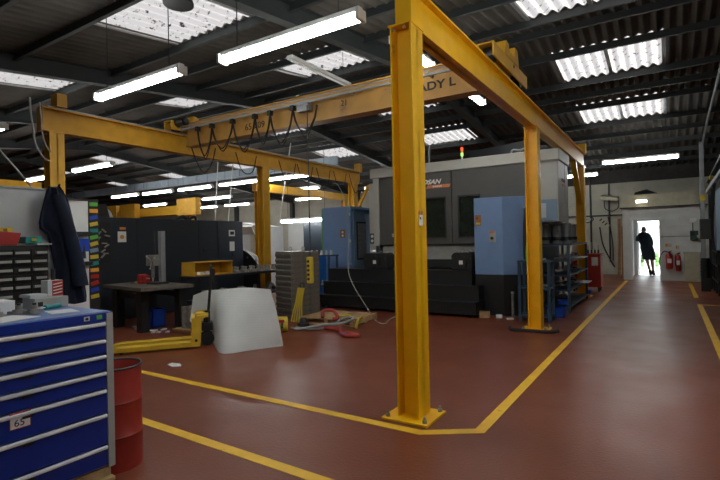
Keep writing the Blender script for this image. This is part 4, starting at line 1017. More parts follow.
loop('lifting_sling', 'gold', [(-5.1, 7.15, 0.155), (-4.95, 7.2, 0.17), (-4.85, 7.05, 0.21), (-4.78, 7.15, 0.155)], 0.028, 'yellow sling coil lying on the pallet', 'sling')
loop('lifting_sling', 'gold', [(-4.55, 6.90, 0.02), (-4.52, 6.92, 0.15), (-4.56, 7.05, 0.16), (-4.62, 7.2, 0.155)], 0.025, 'yellow sling strap hanging over the right corner of the pallet', 'sling')
G().box(-4.36, -4.31, 6.18, 6.26, 0.07, 0.073).top('sling_tag', 'bluebin', 'small blue tag on the red floor sling', 'tag')
# yellow chain sling hanging at the stack
t = thing('chain_sling', 'bundle of yellow lifting slings hanging in front of the ribbed block stack', 'sling', (-5.85, 7.1, 0))
t.location = (-5.85, 7.1, 0); 
for k in range(5):
    x = -5.92 + k * 0.035
    G().tube(curve_pts([(x, 7.02, 0.66), (x - 0.03, 6.98, 0.4), (x - 0.05 + 0.02 * (k - 2), 6.95, 0.16), (x - 0.05 + 0.03 * (k - 2), 6.92, 0.02)], 4), 0.014, 6).build('strap', 'gold', t)
G().tube([(-5.85 + 0.05 * math.cos(a), 7.05, 0.70 + 0.05 * math.sin(a)) for a in [2 * PI * i / 16 for i in range(16)]], 0.012, 8, True).build('ring', 'steel', t)
WM[t.name] = Matrix.Translation(t.location)
# yellow hoist block on the floor
t = thing('chain_hoist', 'round yellow chain hoist lying on the floor beside the white sheet', 'hoist', (-5.55, 6.15, 0))
G().cyl((-5.62, 6.10, 0.13), (-5.50, 6.22, 0.13), 0.13, n=24).build('hoist_body', 'gold', t, bevel=0.01)
G().cyl((-5.49, 6.05, 0.13), (-5.47, 6.07, 0.13), 0.05, n=14).build('chain_wheel', 'steel', t)
G().rbox((-5.48, 6.05, 0.20), (0.09, 0.01, 0.05), 0.78).build('red_label', 'red', t)
for k in range(6): G().cyl((-5.72 - 0.05 * k, 6.4 + 0.04 * k, 0.03), (-5.76 - 0.05 * k, 6.44 + 0.04 * k, 0.03), 0.03, n=8).build('chain_link', 'steel', t)
for k, (x, y) in enumerate(((-6.05, 6.65), (-6.25, 6.35), (-5.60, 6.76))):
    G().lathe([(0.11, 0), (0.11, 0.05), (0.07, 0.07), (0.05, 0.15), (0, 0.15)], (x, y, 0), 16).top('metal_hub', 'steel', ['dark metal hub on the floor left of the yellow hoist', 'dark metal hub on the floor farthest behind the yellow hoist', 'dark metal hub on the floor at the foot of the ribbed stack'][k], 'metal part', smooth=True)

# hose from the machine down to the floor
loop('air_hose', 'hose', [(-5.95, 8.83, 1.7), (-5.98, 8.80, 0.95), (-5.85, 8.75, 0.62), (-5.45, 8.45, 0.35), (-5.0, 8.0, 0.20), (-4.75, 7.85, 0.02), (-4.45, 7.55, 0.015), (-4.35, 7.6, 0.015), (-4.5, 8.0, 0.015), (-4.3, 8.4, 0.15), (-4.1, 8.7, 0.4)], 0.008, 'pale coiled air hose running from the steps onto the floor beside the gantry post', 'hose')
loop('hanging_cable', 'cable', [(-6.35, 8.8, 2.85), (-6.2, 8.8, 2.78), (-6.02, 8.8, 2.4), (-5.98, 8.8, 1.9), (-5.95, 8.83, 1.72)], 0.007, 'pale cable hanging down in front of the light blue machine', 'cable')
# blue shelf unit and blue cover left of the steps
t = thing('shelf_unit', 'small dark blue shelf unit with metal pieces, left end of the steps', 'shelf', (-7.15, 9.6, 0))
for z in (0.45, 1.20): G().box(-7.66, -6.92, 9.4, 9.8, z - 0.03, z).build('shelf', 'rackblue', t)
for x in (-7.64, -6.96):
    for y in (9.42, 9.76): G().box(x - 0.02, x + 0.02, y - 0.02, y + 0.02, 0, 1.2).build('leg', 'rackblue', t)
proto = thing('tool_holder', 'grey metal tool holder on the dark blue shelf by the steps', 'tool holder')
G().lathe([(0.035, 0), (0.035, 0.03), (0.028, 0.035), (0.03, 0.05), (0.022, 0.10), (0.012, 0.12), (0, 0.12)], (0, 0, 0), 14).build('taper', 'chrome', proto, True, smooth=True)
u = []
for i in range(9): place(proto, u, (-7.58 + i * 0.075, 9.55 + 0.1 * (i % 2), 1.20), 0, 'grey tool holder on top of the dark blue shelf unit, %s from the left' % ORD[i], 'tool holders on the dark blue shelf by the steps')
for i in range(3): place(proto, u, (-7.3 + i * 0.13, 9.6, 0.45), 0, 'grey tool holder on the lower shelf of the blue unit, %s from the left' % ORD[i], 'tool holders on the dark blue shelf by the steps')
G().box(-7.95, -7.68, 9.9, 10.3, 0, 1.18).top('blue_drum', 'bluesheet', 'bright blue tall container behind the dark blue shelf unit', 'container', bevel=0.04)

# ================================================================== RIGHT OF THE GANTRY: RACKS
def rack(name, label, x0, x1, y0, y1, H, levels, posts_h=None):
    t = thing(name, label, 'rack', ((x0 + x1) / 2, (y0 + y1) / 2, 0))
    for x in (x0, x1):
        for y in (y0, y1): G().box(x - 0.025, x + 0.025, y - 0.025, y + 0.025, 0, H).build('post', 'rackblue', t)
    for z in levels:
        G().box(x0 - 0.03, x1 + 0.03, y0 - 0.03, y1 + 0.03, z - 0.035, z).build('shelf', 'rackblue', t, bevel=0.003)
    return t
ra = rack('steel_rack', 'low dark blue steel rack just behind the second gantry post', -2.30, -1.79, 8.95, 9.30, 1.10, (0.12, 0.62, 1.10))
rb = rack('steel_rack', 'long dark blue steel rack with tool holders on top, before the red trolley', -2.24, -1.70, 10.4, 12.9, 1.38, (0.12, 0.45, 0.75, 1.05, 1.38))
proto = thing('tool_arbor', 'tall steel tool arbor', 'tool holder')
G().lathe([(0.10, 0), (0.10, 0.05), (0.085, 0.06), (0.085, 0.36), (0.095, 0.37), (0.095, 0.42), (0.05, 0.43), (0, 0.43)], (0, 0, 0), 20).build('arbor_body', 'galv', proto, True, smooth=True)
G().lathe([(0.104, 0.07), (0.104, 0.14), (0.09, 0.14)], (0, 0, 0), 20).build('grip_ring', 'steel', proto, True)
u = []
for i, (x, y) in enumerate(((-2.14, 10.5), (-1.93, 10.6), (-2.12, 10.9), (-1.80, 10.85), (-1.9, 11.25), (-1.85, 11.9))):
    place(proto, u, (x, y, 1.381), 0, 'tall steel tool arbor on the long blue rack, %s from the gantry post' % ORD[i], 'tool arbors on top of the long blue rack')
def clutter(label, x0, x1, y0, y1, z, n, group, m='dullmetal'):
    for i in range(n):
        x = random.uniform(x0, x1); y = y0 + (y1 - y0) * (i + 0.5) / n
        L_ = random.uniform(0.12, 0.3); hgt = random.uniform(0.04, 0.09)
        t = thing('steel_fixture', label % ORD[i], 'metal part', (x, y, z + 0.001), random.uniform(-0.3, 0.3), group)
        L_ = min(L_, 0.24)
        G().box(-L_ / 2, L_ / 2, -0.035, 0.035, 0, hgt * 0.5).build('bar', random.choice(['dullmetal', 'steel', 'chrome']), t, True, bevel=0.004)
        G().cyl((0.02, 0, hgt * 0.5), (0.02, 0, hgt + 0.03), 0.03, n=14).build('boss', 'dullmetal', t, True)
clutter('steel fixture on the top of the low blue rack, %s from the front', -2.12, -1.95, 8.92, 9.33, 1.10, 3, 'fixtures on the low blue rack')
clutter('steel fixture on the middle shelf of the low blue rack, %s from the front', -2.12, -1.95, 8.92, 9.33, 0.62, 3, 'fixtures on the low blue rack')
clutter('steel fixture on the second shelf of the long blue rack, %s from the front', -1.98, -1.83, 10.5, 12.8, 1.05, 7, 'fixtures on the long blue rack')
clutter('steel fixture on the third shelf of the long blue rack, %s from the front', -1.98, -1.83, 10.5, 12.8, 0.80, 6, 'fixtures on the long blue rack')
clutter('steel fixture on the fourth shelf of the long blue rack, %s from the front', -1.98, -1.83, 10.5, 12.8, 0.50, 5, 'fixtures on the long blue rack')
bin_('parts_bin', 'bright blue open plastic bin on the floor beside the low blue rack', -1.98, -1.66, 9.60, 9.95, 0, 0.17, 'bluebin')
bin_('parts_bin', 'small blue plastic bin on the lowest shelf of the long rack', -1.93, -1.74, 10.5, 10.7, 0.121, 0.12, 'bluebin')
G().box(-1.86, -1.55, 11.4, 12.0, 1.051, 1.07).top('white_tray', 'paper', 'flat white tray sticking out of the long blue rack at mid height', 'tray', bevel=0.004)
G().box(-1.86, -1.55, 12.0, 12.6, 0.451, 0.47).top('white_tray', 'paper', 'flat white tray sticking out of the long blue rack near the floor', 'tray', bevel=0.004)
# rods, strap, hanging coat by the blue control cabinet
for (x, y, h_, l) in ((-2.50, 9.20, 0.50, 'shorter grey steel rod standing beside the light blue control cabinet'), (-2.38, 9.25, 0.74, 'taller grey steel rod standing beside the light blue control cabinet')):
    t = thing('steel_rod', l, 'rod', (x, y, 0))
    G().cyl((x, y, 0), (x, y, h_), 0.024, n=14).build('rod_body', 'dullmetal', t)
    G().lathe([(0.03, h_ - 0.04), (0.03, h_), (0, h_)], (x, y, 0), 14).build('tip', 'chrome', t)
t = thing('hanging_coat', 'long dark coat hanging on the right edge of the light blue control cabinet', 'coat', (-2.28, 9.45, 1.0))
rings = []
for z, w_, d_ in ((2.12, 0.03, 0.02), (2.05, 0.07, 0.04), (1.8, 0.085, 0.05), (1.5, 0.09, 0.05), (1.2, 0.095, 0.05), (1.03, 0.09, 0.045)):
    rings.append([(-2.23 + (w_ + 0.012 * math.sin(4 * a + z * 5)) * math.cos(a), 9.39 + (d_ + 0.008 * math.sin(3 * a)) * math.sin(a), z) for a in [2 * PI * j / 24 for j in range(24)]])
G().loft(rings).build('coat_body', 'steel', t, smooth=True)
G().cyl((-2.37, 9.60, 2.10), (-2.24, 9.39, 2.12), 0.008, n=8).build('coat_hook', 'chrome', t)
loop('webbing_strap', 'green', [(-2.06, 8.62, 2.0), (-2.05, 8.62, 1.6), (-2.08, 8.62, 1.2), (-2.03, 8.62, 0.8), (-2.04, 8.62, 0.5)], 0.022, 'lime green strap hanging beside the second gantry post', 'strap')
for k, (x, y) in enumerate(((-3.0, 9.05), (-2.74, 9.12))):
    G().rbox((x, y, 0.03 + 0.03 * (1 - k)), (0.2 - 0.08 * k, 0.14, 0.06 + 0.06 * (1 - k)), 0.3).top('scrap_box', ['wood', 'paper'][k], ['small brown cardboard box on the floor at the foot of the blue control cabinet', 'crumpled white paper on the floor at the foot of the blue control cabinet'][k], ['box', 'paper'][k], bevel=0.01)
G().rbox((-2.5, 9.0, 0.015), (0.12, 0.08, 0.03), 0.6).top('paper_scrap', 'paper', 'small paper scrap on the floor in front of the steel rods', 'paper', bevel=0.008)
loop('floor_cable', 'blackrub', [(-2.25, 8.05, 0.02), (-2.15, 7.9, 0.02), (-1.9, 7.93, 0.02), (-1.6, 7.95, 0.02), (-1.5, 8.1, 0.02)], 0.03, 'black cable bundle lying on the floor at the foot of the second gantry post', 'cable')

# ================================================================== RED TROLLEY
tr = thing('tool_trolley', 'red wheeled tool trolley with a white label at the end of the rack', 'trolley', (-1.92, 14.75, 0))
G().box(-2.30, -1.56, 14.5, 15.0, 0.13, 1.02).build('trolley_body', 'red', tr, bevel=0.012)
G().box(-2.33, -1.53, 14.47, 15.03, 1.02, 1.05).build('top_tray', 'red', tr, bevel=0.008)
for i in range(5): 
    d = G().box(-2.24, -1.86, 14.485, 14.5, 0.20 + i * 0.155, 0.335 + i * 0.155).build('drawer', 'red', tr, bevel=0.004)
    G().cyl((-2.0, 14.485, 0.27 + i * 0.155), (-2.0, 14.475, 0.27 + i * 0.155), 0.03, n=12).build('lock', 'black', d)
G().box(-1.78, -1.62, 14.49, 14.5, 0.72, 0.95).build('white_label', 'paper', tr)
for x in (-2.24, -1.62):
    for y in (14.56, 14.94): G().cyl((x - 0.02, y, 0.06), (x + 0.02, y, 0.06), 0.06, n=14).box(x - 0.03, x + 0.03, y - 0.02, y + 0.02, 0.07, 0.13).build('castor', 'blackrub', tr)
G().tube(curve_pts([(-1.53, 14.55, 0.95), (-1.47, 14.55, 0.97), (-1.47, 14.95, 0.97), (-1.53, 14.95, 0.95)], 4), 0.012, 8).build('push_handle', 'chrome', tr)
G().box(-2.28, -2.02, 14.6, 14.9, 1.051, 1.40).top('white_box', 'paper', 'white box standing on the red trolley', 'box', bevel=0.006)
for i in range(5):
    x = -1.97 + i * 0.085
    t = thing('hand_tool', 'upright steel tool on top of the red trolley, %s from the left' % ORD[i], 'tool', (x, 14.7, 1.051), 0, 'upright tools on the red trolley')
    hgt = 0.14 + 0.09 * (i % 3)
    G().cyl((0, 0, 0), (0, 0, hgt), 0.012, n=8).build('shaft', 'dullmetal', t, True)
    G().cyl((0, 0, 0), (0, 0, 0.1), 0.022, n=10).build('base', 'steel', t, True)
G().box(-1.95, -1.75, 13.9, 14.2, 0, 0.10).top('blue_case', 'bluebin', 'small blue case on the floor in front of the red trolley', 'case', bevel=0.01)

# ================================================================== BACK WALL THINGS
G().box(-4.2, -1.36, YB - 0.06, YB, 2.32, 2.38).struct('trim_8', 'black')
for i, (x, z0_, z1_, r) in enumerate(((-2.62, 1.0, 3.9, 0.035), (-1.95, 0.5, 3.6, 0.03), (-3.1, 0.0, 3.6, 0.03))):
    G().cyl((x, YB - 0.07, z0_), (x, YB - 0.07, z1_), r, n=10).top('wall_pipe', 'roofsteel', 'dark pipe on the back wall, %s left of the exit lobby' % ['second', 'nearest', 'third'][i], 'pipe')
t = thing('wall_heater', 'small cream heater hanging tilted on the back wall, left of the lobby', 'heater', (-1.85, 20.9, 2.9))
G().rbox((-1.90, 21.1, 3.02), (0.62, 0.3, 0.14), 0, 0.25, 0.18).build('heater_body', 'cream', t, bevel=0.02)
G().bar((-1.90, 21.2, 3.05), (-1.90, YB, 3.15), 0.05, 0.05).build('bracket', 'steel', t)
G().tube(curve_pts([(-2.1, 21.1, 2.92), (-2.05, 21.1, 2.6), (-1.8, 21.1, 2.5), (-1.6, 21.1, 2.65), (-1.6, 21.1, 2.9)], 5), 0.018, 6).build('cable', 'black', t)
t = thing('wall_fan', 'round wall fan in front of the back wall above the red trolley', 'fan', (-2.8, 20.8, 0))
G().cyl((-2.75, 20.8, 0), (-2.75, 20.8, 2.1), 0.02, n=8).build('pole', 'galv', t)
G().tube([(-2.75 + 0.3 * math.cos(a), 20.75, 2.2 + 0.13 * math.sin(a)) for a in [2 * PI * i / 24 for i in range(24)]], 0.02, 6, True).build('guard_ring', 'steel', t)
for k in range(4): G().rbox((-2.75 + 0.12 * math.cos(k * PI / 2), 20.77, 2.2 + 0.06 * math.sin(k * PI / 2)), (0.2, 0.01, 0.06), 0, 0, -k * PI / 2).build('blade', 'galv', t)
G().cyl((-2.75, 20.74, 2.2), (-2.75, 20.82, 2.2), 0.05, n=12).build('motor', 'steel', t)
t = thing('striped_board', 'short board with dark stripes leaning diagonally on the back wall', 'board', (-2.1, 21.2, 1.8))
G().rbox((-2.15, 21.35, 2.08), (0.5, 0.04, 0.12), 0, 0, 0.75).build('board_body', 'cream', t)
for k in range(3): G().rbox((-2.25 + 0.09 * k, 21.325, 2.18 - 0.085 * k), (0.05, 0.01, 0.12), 0, 0, 0.75).build('stripe', 'steel', t)
G().box(-2.45, -1.78, 21.3, 21.32, 0.4, 1.5).top('wire_rack', 'panel', 'pale board panel leaning on the back wall right of the red trolley', 'board') if False else None
for i, (x, w_) in enumerate(((-1.62, 0.10), (-1.50, 0.08))):
    G().bar((x, 21.1, 0.0), (x, YB - 0.03, 2.2 - 0.3 * i), w_, 0.03).top('wood_plank', 'wood2', ['wider brown wooden plank leaning beside the lobby wall', 'narrower brown plank leaning closest to the lobby wall'][i], 'plank')
loop('wall_hose', 'black', [(-2.3, 21.38, 1.9), (-2.2, 21.38, 1.2), (-1.95, 21.38, 0.6), (-1.8, 21.38, 0.3)], 0.025, 'black hose hanging down the back wall left of the planks', 'hose')
loop('wall_hose', 'black', [(-2.0, 21.38, 2.3), (-1.93, 21.38, 1.9), (-1.85, 21.38, 1.2), (-1.85, 21.38, 0.55)], 0.02, 'thin black hose on the back wall nearest the planks', 'hose')
t = thing('bulkhead_lamp', 'small lit bulkhead lamp on the beam over the exit door', 'lamp', (-0.74, 18.88, 2.66))
G().box(-0.92, -0.56, 18.88, 18.93, 2.62, 2.74).build('lamp_base', 'white', t, bevel=0.01)
G().box(-0.90, -0.58, 18.83, 18.88, 2.635, 2.725).build('diffuser', 'bulk', t, bevel=0.02)
t = thing('dark_bag', 'dark bundle lying on top of the exit lobby roof', 'bundle', (-0.6, 19.6, 2.92))
rr = []
for x, h_ in ((-1.05, 0.12), (-0.95, 0.28), (-0.6, 0.33), (-0.2, 0.22), (0.15, 0.15), (0.2, 0.05)):
    rr.append([(x, 19.35 + 0.2 * math.cos(a), 2.50 + h_ * 1.9 * (0.5 + 0.5 * math.sin(a))) for a in [2 * PI * j / 14 for j in range(14)]])
G().loft(rr).build('bundle_body', 'black', t, smooth=True)
# fire extinguishers
fe = thing('fire_extinguisher', 'larger red fire extinguisher hanging right of the exit door', 'fire extinguisher', (0.03, 18.88, 0.42))
def ext(t, x, zb, h_, r):
    y = 18.86
    G().lathe([(r * 0.8, 0), (r, 0.02), (r, h_ * 0.78), (r * 0.75, h_ * 0.88), (r * 0.3, h_ * 0.93), (r * 0.3, h_ * 0.97), (0, h_ * 0.97)], (x, y, zb), 18).build('cylinder', 'red', t, smooth=True)
    G().box(x - 0.02, x + 0.06, y - 0.02, y + 0.02, zb + h_ * 0.96, zb + h_ * 1.02).bar((x - 0.01, y, zb + h_ * 1.02), (x + 0.07, y, zb + h_ * 1.08), 0.02, 0.012).build('valve_lever', 'black', t)
    G().box(x - r * 0.6, x + r * 0.6, y - r - 0.003, y - r * 0.8, zb + h_ * 0.35, zb + h_ * 0.6).build('label', 'paper', t)
    G().box(x - 0.03, x + 0.03, y + r * 0.9, 19.0, zb + h_ * 0.5, zb + h_ * 0.7).build('wall_bracket', 'steel', t)
ext(fe, 0.02, 0.40, 0.56, 0.10)
G().tube(curve_pts([(0.0, 18.84, 0.95), (-0.12, 18.84, 0.98), (-0.22, 18.84, 0.85), (-0.26, 18.84, 0.65), (-0.24, 18.84, 0.5)], 5), 0.016, 8).build('hose', 'black', fe)
fe2 = thing('fire_extinguisher', 'slimmer red fire extinguisher hanging to the right of the larger one', 'fire extinguisher', (0.28, 18.88, 0.34))
ext(fe2, 0.26, 0.33, 0.58, 0.075)
G().tube(curve_pts([(0.25, 18.80, 0.90), (0.19, 18.78, 0.85), (0.18, 18.78, 0.6), (0.2, 18.8, 0.45)], 5), 0.012, 8).build('hose', 'black', fe2)
for x0, x1, zz, l in ((-0.09, 0.09, 1.12, 'small orange and white sign above the larger fire extinguisher'), (0.2, 0.3, 1.05, 'small pale orange sign above the slimmer fire extinguisher')):
    t = thing('safety_sign', l, 'sign', ((x0 + x1) / 2, 18.99, zz))
    G().box(x0, x1, 18.985, 19.0, zz, zz + 0.12).build('sign_board', 'cream', t)
    G().box(x0 + 0.01, x0 + (x1 - x0) * 0.45, 18.98, 18.985, zz + 0.02, zz + 0.10).build('orange_field', 'orange', t)
t = thing('light_switch', 'round grey switch on the white wall right of the exit door', 'switch', (-0.17, 18.98, 1.44))
G().cyl((-0.17, 19.0, 1.46), (-0.17, 18.96, 1.46), 0.05, n=16).build('switch_body', 'cabgrey', t)
G().cyl((-0.12, 18.985, 1.47), (0.6, 18.985, 1.47), 0.008, n=6).build('conduit', 'black', t)
t = thing('electrical_box', 'dark green electrical box on the white wall at right', 'electrical box', (0.70, 18.9, 1.35))
G().box(0.60, 0.82, 18.88, 19.0, 1.34, 1.64).build('box_body', 'greenbox', t, bevel=0.01)
G().box(0.62, 0.72, 18.87, 18.88, 1.48, 1.6).build('window', 'black', t)
G().box(0.78, 0.82, 18.86, 18.88, 1.42, 1.50).build('switch_lever', 'panel', t)
G().cyl((0.68, 18.97, 1.64), (0.68, 18.97, 1.9), 0.012, n=8).build('conduit', 'black', t)
t = thing('wall_box', 'small white box on the wall above the green electrical box', 'box', (0.7, 18.9, 1.9))
G().box(0.60, 0.78, 18.92, 19.0, 1.90, 2.05).build('box_body', 'white', t, bevel=0.006)
t = thing('boxed_panel', 'low cream panel boxed in against the right end of the white wall', 'panel', (0.64, 18.7, 0))
G().box(0.43, 0.84, 18.72, 18.98, 0, 0.92).build('panel_body', 'cream', t, bevel=0.01)
G().box(0.40, 0.87, 18.70, 19.0, 0.92, 0.95).build('top_board', 'cream', t)
t = thing('steel_column', 'grey steel pipe column at the right end of the white wall', 'column', (0.9, 18.6, 0))
G().box(0.86, 0.98, 18.3, 18.42, 0, rz_(18.4) - 0.1).build('pipe', 'galv', t, bevel=0.01)
G().box(0.855, 0.985, 18.28, 18.3, 2.55, 2.75).build('yellow_tape', 'gold', t)
loop('roof_conduit', 'galv', [(0.95, 18.2, rz_(18.2) - 0.2), (0.95, 16, rz_(16) - 0.2), (0.98, 13.5, rz_(13.5) - 0.2), (1.0, 11.0, rz_(11) - 0.2)], 0.03, 'grey conduit running under the roof at the far right', 'conduit')

# ================================================================== RIGHT-HAND MACHINERY
t = thing('junction_box', 'olive grey electrical box on a post at the right side of the aisle', 'electrical box', (0.85, 16, 0))
G().box(0.73, 1.0, 15.95, 16.2, 1.38, 1.93).build('box_body', 'machgrey', t, bevel=0.01)
G().box(0.94, 0.99, 16.2, 16.25, 0, 2.6).build('post', 'black', t)
G().box(0.74, 0.99, 15.94, 15.95, 1.40, 1.91).build('door', 'machgrey', t, bevel=0.004)
G().cyl((0.77, 15.94, 1.65), (0.77, 15.92, 1.65), 0.02, n=8).build('lock', 'black', t)
t = thing('electric_motor', 'dark electric motor on a stand at the right side of the aisle', 'motor', (0.8, 15.7, 0))
G().cyl((0.82, 15.7, 0.35), (0.82, 15.7, 0.88), 0.10, n=20).build('motor_body', 'black', t, bevel=0.01)
for k in range(5): G().cyl((0.82, 15.7, 0.42 + k * 0.09), (0.82, 15.7, 0.44 + k * 0.09), 0.115, n=20).build('cooling_fin', 'black', t)
G().box(0.72, 0.92, 15.6, 15.8, 0, 0.35).build('stand', 'black', t)
t = thing('side_machine', 'dark machine frame with a blue-grey panel cut off by the right edge', 'machine', (1.4, 15, 0))
G().box(1.08, 1.12, 14.4, 15.9, 1.10, 2.65).build('side_panel', 'bluegrey', t, bevel=0.01)
G().box(1.14, 2.05, 14.4, 17.0, 0.25, 2.9).build('machine_body', 'black', t, bevel=0.02)
for y in (14.5, 15.2, 15.9, 16.6): G().box(1.0, 1.07, y, y + 0.07, 0, 1.1).build('upright', 'black', t)
for z in (0.3, 0.7, 1.05): G().box(1.0, 1.05, 14.5, 16.65, z, z + 0.05).build('cross_rail', 'black', t)
G().bar((0.95, 16.6, 2.70), (1.15, 13.6, 3.1), 0.08, 0.10).build('cable_arm', 'galv', t)
G().bar((0.95, 16.4, 2.95), (1.15, 13.8, 3.5), 0.05, 0.06).build('cable_arm', 'steel', t)
G().box(0.95, 1.02, 15.6, 15.75, 2.95, 3.05).build('yellow_clip', 'gold', t)
for k in range(3):
    y = 15.0 + 0.5 * k
    G().tube(curve_pts([(1.02, y, 2.8), (0.98, y + 0.1, 2.2), (0.97, y + 0.2, 1.6), (1.0, y + 0.1, 1.0), (1.03, y, 0.6)], 5), 0.02, 6).build('cable', 'black', t)
for k in range(5):
    G().tube(curve_pts([(1.5 + 0.1 * k, 15.5 + .3 * k, 2.9), (1.4 + 0.1 * k, 15.3 + .3 * k, 3.6), (1.5 + .1 * k, 15.2 + .3 * k, 4.5)], 5), 0.03, 6).build('roof_hose', 'black', t)

# ================================================================== OUTSIDE, SEEN THROUGH THE DOOR
t = thing('garden_gate', 'white barred gate in the daylight outside the exit door', 'gate', (-1.2, 26, 0))
G().box(-3.0, 1.0, 26.0, 26.06, -0.02, 0.06).box(-3.0, 1.0, 26.0, 26.06, 1.9, 1.98).box(-3.0, 1.0, 26.0, 26.06, 0.95, 1.0).build('gate_frame', 'white', t)
for i in range(20): G().cyl((-2.95 + i * 0.2, 26.03, 0), (-2.95 + i * 0.2, 26.03, 1.95), 0.015, n=6).build('bar', 'white', t)
random.seed(3)
g = G()
for i in range(26): g.sphere((-1.9 + random.uniform(-0.9, 1.7), 27.2 + random.uniform(-0.2, 0.2), 0.25 + random.uniform(-0.2, 0.35)), random.uniform(0.12, 0.2), 8)
g.top('shrub', 'foliage', 'green shrub behind the white gate outside', 'shrub')

# ================================================================== THE MAN AT THE DOOR
def skinned(name, pts, edges, rad, m, parent=None, sub=2):
    me = bpy.data.meshes.new(name); me.from_pydata(pts, edges, [])
    o = bpy.data.objects.new(name, me); COL.objects.link(o)
    sk = o.modifiers.new('skin', 'SKIN'); sk.use_smooth_shade = True
    for i, r in enumerate(rad):
        me.skin_vertices[0].data[i].radius = r if isinstance(r, tuple) else (r, r)
    me.skin_vertices[0].data[0].use_root = True
    ss = o.modifiers.new('sub', 'SUBSURF'); ss.levels = sub; ss.render_levels = sub
    bpy.context.view_layer.update()
    nm = bpy.data.meshes.new_from_object(o.evaluated_get(bpy.context.evaluated_depsgraph_get()))
    bpy.data.objects.remove(o)
    for p in nm.polygons: p.use_smooth = True
    nm.materials.clear(); nm.materials.append(M[m])
    r = bpy.data.objects.new(name, nm); COL.objects.link(r)
    if parent: r.parent = parent
    return r
# local frame: feet at the origin, x right, y away (he faces +y, outwards), z up
per = thing('person', 'person in dark coat and boots leaning on the left of the bright exit doorway', 'person', (-0.62, 21.2, 0))
per.scale = (1.06, 1.06, 1.06)
P = {'pel': (-0.06, 0.02, 0.96), 'wai': (-0.09, 0.02, 1.12), 'che': (-0.13, 0.03, 1.34), 'shc': (-0.15, 0.03, 1.46), 'nec': (-0.155, 0.05, 1.52), 'hd0': (-0.155, 0.06, 1.58), 'hd1': (-0.15, 0.07, 1.66),
     'lsh': (-0.31, 0.03, 1.44), 'lel': (-0.37, 0.15, 1.24), 'lwr': (-0.33, 0.33, 1.40), 'rsh': (0.02, 0.03, 1.42), 'rel': (0.09, 0.04, 1.15), 'rwr': (0.05, 0.20, 0.98),
     'lhp': (-0.15, 0.02, 0.90), 'lkn': (-0.06, 0.03, 0.50), 'lan': (0.03, 0.0, 0.10), 'lto': (0.04, 0.12, 0.03),
     'rhp': (0.03, 0.02, 0.90), 'rkn': (0.08, 0.08, 0.50), 'ran': (0.12, 0.02, 0.10), 'rto': (0.15, 0.15, 0.03)}
K = list(P); ix = {k: i for i, k in enumerate(K)}
E_ = [('pel', 'wai'), ('wai', 'che'), ('che', 'shc'), ('shc', 'nec'), ('nec', 'hd0'), ('hd0', 'hd1'), ('shc', 'lsh'), ('lsh', 'lel'), ('lel', 'lwr'), ('shc', 'rsh'), ('rsh', 'rel'), ('rel', 'rwr'),
      ('pel', 'lhp'), ('lhp', 'lkn'), ('lkn', 'lan'), ('lan', 'lto'), ('pel', 'rhp'), ('rhp', 'rkn'), ('rkn', 'ran'), ('ran', 'rto')]
RD = {'pel': 0.11, 'wai': 0.10, 'che': 0.10, 'shc': 0.08, 'nec': 0.06, 'hd0': (0.085, 0.085), 'hd1': (0.085, 0.09), 'lsh': 0.06, 'lel': 0.042, 'lwr': 0.03, 'rsh': 0.06, 'rel': 0.042, 'rwr': 0.03,
      'lhp': 0.085, 'lkn': 0.058, 'lan': 0.038, 'lto': 0.03, 'rhp': 0.085, 'rkn': 0.058, 'ran': 0.038, 'rto': 0.03}
skinned('body', [P[k] for k in K], [(ix[a], ix[b]) for a, b in E_], [RD[k] for k in K], 'skin', per)
for (w_, side) in ((P['lwr'], -1), (P['rwr'], 1)):
    w_ = Vector(w_); d0 = Vector((0.02 * side, 0.10, -0.02)).normalized(); sdv = Vector((1, 0, 0)); dn = Vector((0, -0.3, -1)).normalized()
    pts = [tuple(w_), tuple(w_ + d0 * 0.05)]; ed = [(0, 1)]; rd = [0.027, (0.036, 0.018)]
    for f, (off, ln) in enumerate(((-0.03, 0.075), (-0.01, 0.085), (0.01, 0.08), (0.03, 0.062))):
        a = w_ + d0 * 0.085 + sdv * off; b = a + d0 * ln * 0.5 + dn * 0.01; c = b + d0 * ln * 0.35 + dn * 0.03
        n_ = len(pts); pts += [tuple(a), tuple(b), tuple(c)]; ed += [(1, n_), (n_, n_ + 1), (n_ + 1, n_ + 2)]; rd += [0.010, 0.009, 0.007]
    n_ = len(pts); a = w_ + d0 * 0.035 - sdv * side * 0.04; b = a + d0 * 0.04 - sdv * side * 0.015
    pts += [tuple(a), tuple(b)]; ed += [(1, n_), (n_, n_ + 1)]; rd += [0.011, 0.009]
    skinned('hand', pts, ed, rd, 'skin', per, 1)
hx, hy, hz = P['hd1']
g = G().sphere((hx, hy - 0.01, hz + 0.0), 0.088, 16, (0.88, 1.0, 1.08)); g.build('hair', 'hair', per, True, smooth=True)
for s in (-1, 1): G().sphere((hx + s * 0.08, hy + 0.0, hz - 0.04), 0.025, 8, (0.5, 0.9, 1.3)).build('ear', 'skin', per, True, smooth=True)
G().sphere((hx, hy + 0.095, hz - 0.04), 0.017, 8, (0.8, 1, 1.4)).build('nose', 'skin', per, True, smooth=True)
rings = []
